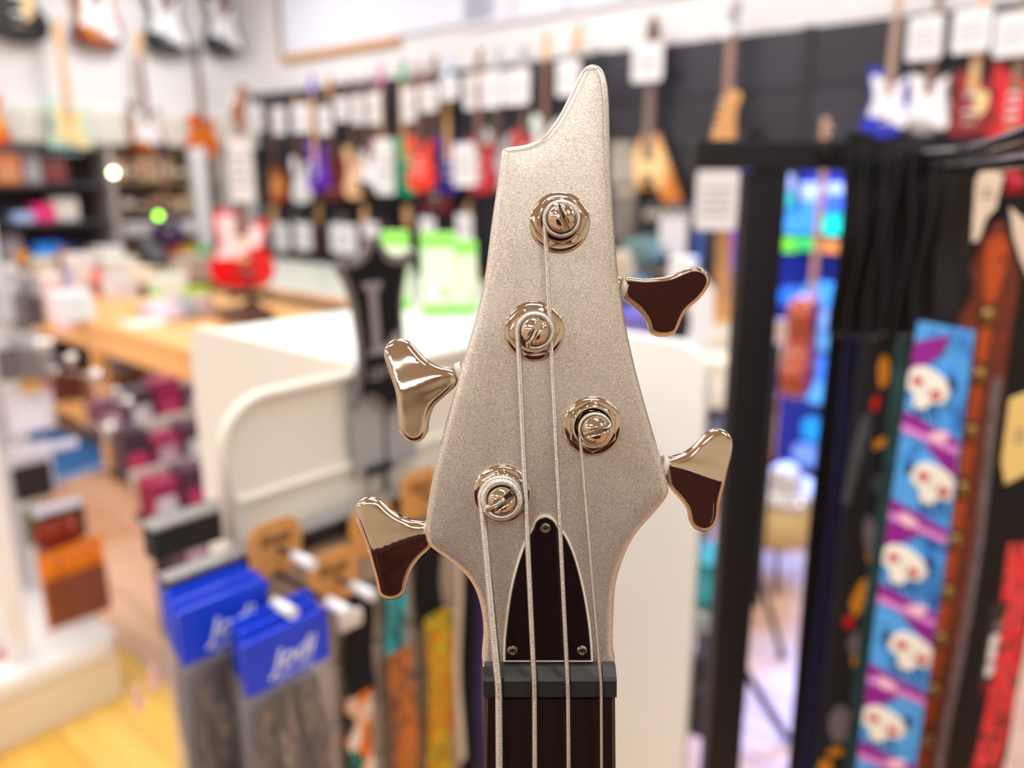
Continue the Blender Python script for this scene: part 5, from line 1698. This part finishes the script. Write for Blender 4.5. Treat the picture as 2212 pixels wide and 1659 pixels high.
dv = (pu - G0).dot(V); du = -(pu - G0).dot(U)
part('upright', MB().box(dv - .05, dv + .004, .05, .09, .201, 1.5, .003), gd, gw)
part('upright_rear', MB().box(-.06, -.02, .45, .49, .201, 1.5, .003), gd, gw)
part('side_frame', MB().box(-.05, -.03, .05, .45, .201, .24, .003), gd, gw) if False else None
# packs behind the upright (grey cable packs etc.)
def gpack(kind, lab, px, py, w, h, c, c2, u=-.30, group='hanging packs on the white gondola', n_=1, cards=True):
    q = atPlane(px, py, G0 + U * u, U); k = q.y / F / .97
    W_, H_ = w * k / .75, h * k
    t = thing('hanging_pack' if kind == 'pack' else 'string_box', lab, 'package', q, ROT_V, group)
    part('backing_card', MB().rprism(rrect(-W_ / 2, W_ / 2, -H_, 0, .004, 2), 0, .003), t, col(c))
    part('blister', MB().rprism(rrect(-W_ * .4, W_ * .4, -H_ * .95, -H_ * .35, .006, 2), -.018, -.0005, .004), t, mat('pack_window_%d_%d' % (c2[0], c2[2]), c2, .12))
    part('peg', MB().tube([(0, .18, -.01), (0, -.05, -.008), (0, -.056, .004)], .003, 6), t, CHROME)
    return t


G1 = [('clear topped white cable pack at the left edge, top row', -10, 570, 60, 130, (226, 226, 230), (200, 200, 206)), ('grey striped cable pack, top row', 34, 585, 40, 120, (210, 208, 214), (120, 112, 116)), ('grey striped cable pack nearest the counter, top row', 62, 600, 34, 105, (190, 186, 192), (96, 88, 92)),
      ('white cable pack with dark strips, second row left', 8, 715, 44, 110, (214, 212, 216), (104, 98, 102)), ('white cable pack with dark strips, second row right', 52, 715, 44, 100, (206, 204, 208), (130, 124, 126)), ('grey pack at the right end of the second row', 88, 730, 26, 90, (176, 172, 176), (150, 144, 148)),
      ('white carton pack in the third row', 62, 850, 70, 84, (220, 214, 222), (230, 226, 232)), ('white pack with a dark window, fourth row', 56, 960, 72, 130, (216, 212, 220), (28, 26, 32)),
      ('green and dark brush pack, fifth row', 110, 1085, 90, 90, (132, 140, 112), (36, 30, 26)), ('black pack behind the green one', 140, 1100, 60, 80, (60, 54, 44), (22, 18, 18))]
for a in G1:
    gpack('pack', *a)
for i, (px, py) in enumerate(((105, 1195), (140, 1182), (172, 1170), (196, 1160))):
    gpack('box', 'orange string pack with a white top, %s from the white post' % ORD[i], px, py, 36, 190, (236, 130, 20), (120, 60, 40), u=-.07, group='orange string packs beside the white post')
for i, (px, py) in enumerate(((100, 1130), (140, 1118))):
    gpack('box', 'rust red string pack behind the orange ones, %s' % ('left', 'right')[i], px, py, 40, 90, (170, 60, 30), (130, 40, 24), u=-.16, group='rust string packs')
# violet disc pack at left bottom
t = gpack('box', 'violet and coral round pack at the lower left corner', 12, 1400, 70, 110, (226, 90, 100), (120, 40, 150), u=-.12)
# rails with little highlights
for i, (a, b_) in enumerate((((22, 932), (98, 905)), ((30, 985), (166, 945)), ((70, 1110), (172, 1072)))):
    qa = atPlane(a[0], a[1], gq(-.06, 0), U); qb = atPlane(b_[0], b_[1], gq(-.06, 0), U)
    t = thing('price_rail', 'slim pale price rail on the white gondola, %s' % ('upper', 'middle', 'lower')[i], 'rail', qa, ROT_V)
    part('strip', MB().box(0, (qb - qa).length, -.006, .006, -.012, .012, .003), t, mat('rail_clear', (214, 214, 236), .1))

# chrome balls in the aisle, added to catch the lights as small glints
for i, (px, py, Y, r) in enumerate(((88, 745, 2.2, .02), (106, 742, 2.2, .016), (155, 775, 2.3, .018), (122, 800, 2.3, .012), (208, 812, 2.4, .022), (253, 846, 2.4, .013), (277, 868, 2.4, .018), (462, 835, 2.2, .012), (240, 925, 2.3, .018))):
    q = atY(px, py, Y)
    t = thing('glint_ball', 'chrome ball added for a glint in the aisle left of the counter, %s from the left' % ORD[i], 'hook', q, 0, 'chrome glint balls')
    part('ball', MB().sphere((0, 0, 0), r, 16), t, CHROME)
    part('rod', MB().cyl((0, 0, 0), (-.12, .06, -.004), .003), t, CHROME)

# plum product rack behind the cream panel
plum = [(78, 44, 66), (110, 50, 80), (150, 30, 74), (94, 70, 84), (60, 40, 56)]
q = atZ(380, 1000, .66)
q = q + U * .06
rk = thing('stepped_rack', 'black stepped rack with pale rails behind the cream rounded panel', 'rack', (q.x, q.y, 0), ROT_V)
for r_ in range(4):
    part('step', MB().box(-.12, .37, -.20 + .16 * r_, -.05 + .16 * r_, .40 + .1 * r_, .42 + .1 * r_, .003), rk, BLACKM)
    part('step_rail', MB().box(-.12, .37, -.212 + .16 * r_, -.202 + .16 * r_, .40 + .1 * r_, .45 + .1 * r_, .002), rk, mat('rail_beige', (214, 200, 190), .25))
for x in (.34,):
    part('frame', MB().box(x, x + .02, -.19, .28, 0, .40, .003), rk, BLACKM)
part('frame', MB().box(-.01, .01, .20, .28, 0, .60, .003), rk, BLACKM)
for r_ in range(4):
    for c_ in range(5):
        p = rk.location + V * (-.075 + .095 * c_) - U * (-.13 + .16 * r_)
        t = thing('plum_carton', 'plum coloured carton, row %s of the stepped rack, %s from the left' % (ORD[r_], ORD[c_]), 'box', (p.x, p.y, .421 + .1 * r_), ROT_V, 'plum cartons on the stepped rack')
        c = plum[(c_ * 3 + r_ * 2) % 5]
        hgt = .10 + .02 * ((c_ + r_) % 3)
        part('carton', MB().box(-.042, .042, -.045, .045, 0, hgt, .004), t, col(c, .35))
        part('label', MB().rprism(rrect(-.03, .03, .02, .07, .004, 2), -.0465, -.045), t, col(((196, 160, 170), (214, 206, 210), (190, 60, 100))[(c_ + r_) % 3], .4))
goods('box', 'white round-topped carton at the floor side of the stepped rack', 302, 1010, 62, 46, (236, 224, 206), .45, rz=ROT_V, c2=(214, 200, 190))
goods('box', 'pale carton standing left of the stepped rack', 262, 930, 52, 50, (222, 216, 216), .62, rz=ROT_V, c2=(240, 238, 240))
goods('pedal', 'black device at the foot of the rail', 400, 1175, 110, 50, (24, 24, 28), 1.0, rz=ROT_V, c2=(60, 60, 64)) if False else None
goods('bag', 'grey cloth bundle low behind the rail end', 385, 1160, 90, 60, (140, 130, 134), .62, rz=ROT_V, c2=(60, 60, 60))
goods('tin', 'small orange and green tin below the rail end', 357, 1190, 24, 36, (236, 120, 50), .70, c2=(160, 190, 80))
for i, (px, py) in enumerate(((300, 1480), (335, 1440))):
    goods('bottle', 'pinkish small bottle low behind the brown bundle, %s' % ('front', 'rear')[i], px, py + 50, 22, 60, (214, 160, 156), .55, c2=(236, 200, 196))
# blue rug
ra, rb_, rc_, rd = (atZ(*p, .001) for p in ((262, 1002), (205, 950), (40, 905), (100, 1055)))
rg = MB()
vs = [Vector((p.x, p.y, 0.001)) for p in (ra, rb_, rc_, rd)]
cc_ = sum(vs, Vector()) / 4
tp = [v + Vector((0, 0, .008)) for v in vs]
o = solo('floor_rug', rg.add([v - cc_ for v in vs + tp], [(3, 2, 1, 0), (4, 5, 6, 7), (0, 1, 5, 4), (1, 2, 6, 5), (2, 3, 7, 6), (3, 0, 4, 7)]), mat('rug_border', (150, 164, 196), .9, bump=.3, vscale=200), 'blue rug with a pale border on the aisle floor', 'rug', cc_)
part('rug_field', MB().add([(v - cc_) * .86 + Vector((0, 0, .003)) for v in tp] + [(v - cc_) * .86 + Vector((0, 0, -.0005)) for v in tp], [(0, 1, 2, 3), (4, 5, 1, 0), (5, 6, 2, 1), (6, 7, 3, 2), (7, 4, 0, 3), (7, 6, 5, 4)]), o, mat('rug_blue', (44, 100, 160), .9, var=.2, vscale=30))
# green leaflets on the white top
for i, (xa, ya, xb, yb3, u_, lab) in enumerate(((915, 503, 985, 680, -.12, 'tall green and cream leaflet stand left of the bass'), (985, 520, 1030, 678, -.16, 'green leaflet stand partly behind the bass edge'), (832, 500, 885, 668, -.30, 'green topped leaflet behind the black sign'))):
    pb = atPlane(xa, yb3, fx(u_, .3), V if False else U)
    z = ZT - .003
    pb = atZ((xa + xb) / 2, yb3, z); k = pb.y / F / .97
    W_, H_ = (xb - xa) * k / .95, (yb3 - ya) * k * .96
    t = thing('leaflet_box', lab, 'leaflet stand', pb, 0.1, 'green leaflet stands')
    part('box_body', MB().box(-W_ / 2, W_ / 2, 0, .035, 0, H_, .002), t, mat('lime_green', (150, 232, 96), .5))
    part('front_card', MB().box(-W_ * .46, W_ * .46, -.002, -.0003, H_ * .14, H_ * .82), t, mat('leaflet_cream', (234, 240, 220), .5))
    part('green_mark', MB().rprism(rrect(W_ * .1, W_ * .26, H_ * .2, H_ * .34, .002, 2), -.0028, -.002), t, mat('mark_green', (130, 220, 70), .5))
    for j in range(5):
        part('text_line', MB().box(-W_ * .38, W_ * (.3 - .06 * (j % 2)), -.0026, -.002, H_ * (.72 - .07 * j), H_ * (.73 - .07 * j)), t, mat('pale_ink', (196, 204, 180), .6))

# ------------------------------------------------------------------ middle right: natural-neck guitar, amps, blue corner
Yg = 2.05
b0 = atY(1558, 850, Yg); tp_ = atY(1572, 205, Yg); s_ = (tp_.z - b0.z) / 1.0
g = guitar('electric_guitar', 'white-bodied electric guitar with a roasted brown neck behind the rack post', (b0.x, b0.y, b0.z), -.25, s_, kind='strat', body=(238, 234, 236), neck=(196, 122, 66), board=(206, 150, 96), pick='cream', guard=(236, 236, 240), headc=(228, 170, 110), tilt=-.045)
q = atY(1552, 368, Yg - .08)
price_tag('large white price card on the roasted brown neck', q, -.1, 84 / F * Yg, 118 / F * Yg, group=None)
st = thing('guitar_stand', 'floor stand under the white-bodied guitar', 'stand', (b0.x, b0.y + .06, 0), -.25)
part('pole', MB().cyl((0, .03, .03), (0, .06, b0.z + .5), .012), st, BLACKM)
part('cradle', MB().box(-.12, .12, -.12, .06, b0.z - .03, b0.z - .004, .005), st, BLACKM)
for a in (-.25, 0, .25):
    part('leg', MB().cyl((0, .03, .3), (a, -.15 if a else .25, .012), .011), st, BLACKM)
q = atY(1455, 470, 3.4)
price_tag('small white price card hanging among the dark amplifiers', q, -.3, 58 / F * 3.4, 78 / F * 3.4, group=None, lines=False)
for kd, lab, px, py, w, h, c, c2, Y in (
        ('cab', 'pale grey speaker cabinet right of the bass headstock, upper one', 1340, 400, 46, 84, (150, 146, 138), (178, 174, 164), 3.9),
        ('cab', 'grey brown speaker cabinet right of the bass headstock, lower one', 1346, 520, 48, 116, (112, 104, 98), (134, 126, 118), 3.85),
        ('cab', 'black amplifier behind the white price card', 1450, 560, 110, 110, (20, 22, 30), (30, 30, 38), 3.7),
        ('cab', 'black amplifier beneath the V-shaped guitar', 1420, 690, 150, 130, (22, 24, 34), (28, 30, 40), 3.6),
        ('bag', 'teal and grey cloth bundle among the black amplifiers', 1390, 560, 70, 44, (90, 130, 130), (150, 146, 140), 3.4),
        ('bag', 'pale tan cloth beside the headstock edge', 1352, 610, 40, 70, (206, 190, 160), (170, 160, 140), 3.3),
        ('bag', 'teal cloth beside the headstock edge', 1372, 640, 40, 40, (70, 140, 136), (90, 120, 120), 3.25),
        ('box', 'violet carton above the cream wing panel', 1375, 716, 100, 46, (96, 84, 170), (130, 116, 190), 3.0),
        ('tin', 'white rounded case left of the roasted neck', 1472, 640, 56, 80, (232, 230, 222), (240, 238, 232), 3.0),
        ('box', 'cream carton under the white-bodied guitar', 1545, 870, 100, 100, (232, 222, 202), (240, 234, 220), 1.9),
        ('box', 'grey blue carton below the cream one behind the post', 1530, 1000, 70, 110, (112, 124, 150), (90, 40, 60), 2.0),
        ('box', 'teal carton stack behind the rack post', 1530, 1290, 70, 110, (30, 136, 140), (60, 170, 180), 1.75),
        ('box', 'cream and grey carton under the teal one', 1530, 1340, 66, 46, (196, 190, 176), (130, 160, 164), 1.74),
        ('bag', 'dark padded bag on the floor behind the rack post', 1525, 1560, 90, 220, (44, 42, 50), (96, 96, 104), 1.72)):
    goods(kd, lab, px, py, w, h, c, 0, rz=-.12 if 'grey speaker' in lab or 'grey brown' in lab else -.35, c2=c2, Y=Y, dep=.12 if Y < 2.2 else (.14 if 'speaker' in lab else .3))

# blue lit corner
BL = mat('blue_backboard', (16, 50, 190), .4)
qb = onRight(1770, 900, .06)
rzb = ROT_U
ztb = onRight(1770, 372, .06).z
t = thing('blue_display_wall', 'blue display board glowing behind the rack', 'display board', (qb.x, qb.y, 0), rzb)
part('board', MB().box(-.55, .55, .0, .03, .02, ztb, .004), t, BL)
part('top_lightbox', MB().box(-.53, .53, -.06, -.001, ztb - .14, ztb - .05, .006), t, mat('lightbox_white_blue', (170, 196, 255), .4, emit=1.1))
part('pink_strip', MB().box(-.53, .53, -.05, -.001, ztb - .18, ztb - .142, .003), t, mat('pink_tube', (240, 120, 190), .4, emit=.7))
lampc = [((70, 160, 255), 1730, 470, 70, 64), ((0, 240, 240), 1805, 478, 50, 56), ((60, 110, 255), 1795, 440, 44, 34), ((60, 120, 255), 1838, 480, 30, 46), ((120, 230, 70), 1706, 528, 36, 30), ((60, 200, 110), 1740, 526, 34, 28), ((240, 150, 90), 1798, 532, 90, 26),
         ((60, 160, 255), 1790, 640, 84, 56), ((120, 170, 255), 1790, 690, 80, 40), ((90, 170, 240), 1780, 735, 84, 44), ((50, 130, 255), 1785, 800, 66, 60), ((80, 170, 255), 1786, 850, 70, 50), ((30, 120, 250), 1705, 640, 30, 36), ((160, 180, 255), 1700, 400, 26, 44), ((60, 190, 220), 1702, 432, 24, 30), ((120, 60, 200), 1600, 520, 34, 40), ((40, 90, 220), 1600, 570, 34, 50), ((30, 90, 220), 1598, 640, 34, 54), ((100, 120, 230), 1612, 390, 20, 60), ((20, 150, 250), 1772, 930, 60, 56), ((110, 150, 250), 1760, 985, 76, 46)]
for i, (c, px, py, w, h) in enumerate(lampc):
    q = onRight(px, py, .14 + .03 * (i % 3)); k = q.y / F / .97
    W_, H_ = w * k / .8, h * k
    tt = thing('stage_light', 'stage light panel in the blue corner, %s' % ('big sky blue one at the top', 'cyan one at the top', 'small blue one above the cyan one', 'small blue one right of the cyan one', 'lime green one', 'mint green one', 'orange striped one', 'sky blue one in the middle', 'pale blue one below the middle', 'soft blue one at hip height', 'deep sky blue one low', 'low pale blue one', 'small blue one beside the brown ukulele', 'white blue one at the upper left', 'teal one at the upper left', 'violet one left of the post', 'blue one left of the post', 'lower blue one left of the post', 'pale blue sliver left of the post', 'round azure one near the floor', 'pale blue one near the floor')[i], 'stage light', q, rzb, 'stage lights in the blue corner')
    part('lens', MB().rprism(rrect(-W_ / 2, W_ / 2, -H_ / 2, H_ / 2, min(W_, H_) * .3, 4), -.02, .0, .003), tt, mat('lens_%d_%d_%d' % c, c, .4, emit=.62))
    part('housing', MB().rprism(rrect(-W_ / 2 - .006, W_ / 2 + .006, -H_ / 2 - .006, H_ / 2 + .006, min(W_, H_) * .3, 4), .001, .05), tt, BLACK)
bl_ = bpy.data.lights.new('blue_lamp', 'AREA'); bl_.size = .9; bl_.size_y = .9; bl_.shape = 'RECTANGLE'; bl_.spread = math.radians(80); bl_.energy = 26; bl_.color = (.15, .32, 1.0)
bo_ = bpy.data.objects.new('blue_lamp', bl_); COL.objects.link(bo_); p = qb - V * .25; bo_.location = (p.x, p.y, 1.2)
bo_.rotation_euler = (math.radians(-50), 0, ROT_U + 0.0)
# brown ukulele and drum
Yu = 2.45
b0 = atY(1722, 852, Yu); tp_ = atY(1700, 236, Yu)
s_ = (tp_.z - b0.z) / 1.02
g = guitar('acoustic_guitar', 'small red-brown acoustic guitar hanging edge-on in the blue corner', (b0.x, b0.y, b0.z), 1.05, s_, kind='uke', head='three', body=(176, 74, 36), neck=(206, 160, 130), board=(190, 140, 110))
# drum
q = atZ(1672, 1165, .55); 
q = atY(1672, 1160, 2.9)
t = thing('floor_tom', 'cream and tan drum on thin black legs in the blue corner', 'drum', (q.x, q.y, 0), 0)
dz = q.z
part('shell', MB().lathe((0, 0, dz), [(1e-4, 0), (.13, 0), (.155, .05), (.16, .18), (1e-4, .18)], 32), t, mat('drum_tan', (206, 178, 120), .4))
part('hoop', MB().lathe((0, 0, dz + .18), [(1e-4, 0), (.168, 0), (.168, .03), (1e-4, .03)], 32), t, CHROME)
part('drum_head', MB().lathe((0, 0, dz + .211), [(1e-4, 0), (.155, 0), (.155, .006), (1e-4, .006)], 32), t, CARD)
for a in (0.3, 2.4, 4.5):
    part('leg', MB().cyl((.1 * math.cos(a), .1 * math.sin(a), dz), (.2 * math.cos(a), .2 * math.sin(a), .01), .009), t, BLACKM)
q = atY(1690, 1060, 2.8)
goods('bag', 'white crumpled cloth on the drum', 1690, 1070, 70, 70, (214, 206, 206), 0, Y=2.85, c2=(190, 184, 186))
qa = atZ(1690, 1415, .01)
qt = atY(1640, 1240, qa.y + .15)
t = thing('microphone_stand', 'thin black stand leg slanting down to the floor beside the post', 'stand', (qt.x, qt.y, 0), 0)
part('tube', MB().cyl((0, 0, .10), (0, 0, 1.0), .011), t, BLACKM)
for dx, dy in ((qa.x - qt.x, qa.y - qt.y), (-.25, .12), (-.02, .28)):
    part('leg', MB().cyl((0, 0, qt.z), (dx, dy, .012), .009), t, BLACKM)
    part('rubber_foot', MB().cyl((dx * .96, dy * .96, .02), (dx, dy, 0.006), .014, n=10), t, BLACK)
q = atZ(1655, 880, .5)
goods('box', 'brown wooden case side left of the small acoustic guitar', 1655, 990, 30, 150, (206, 140, 80), 0, Y=2.6, c2=(214, 200, 180), rz=0)
goods('box', 'white price board above the wooden case side', 1676, 800, 34, 110, (226, 214, 206), 0, Y=2.62, c2=(236, 226, 220), rz=0, dep=.02)

pa = onLeft(268, 512, .3); pb = onLeft(420, 512, .3)
solo('wall_ledge', MB().box(0, (pb - pa).length, -.02, .27, -.0, .10, .01), mat('ledge_white', (214, 212, 210), .5), 'long white ledge on the left wall above the counter', 'ledge', pa, ROT_V)
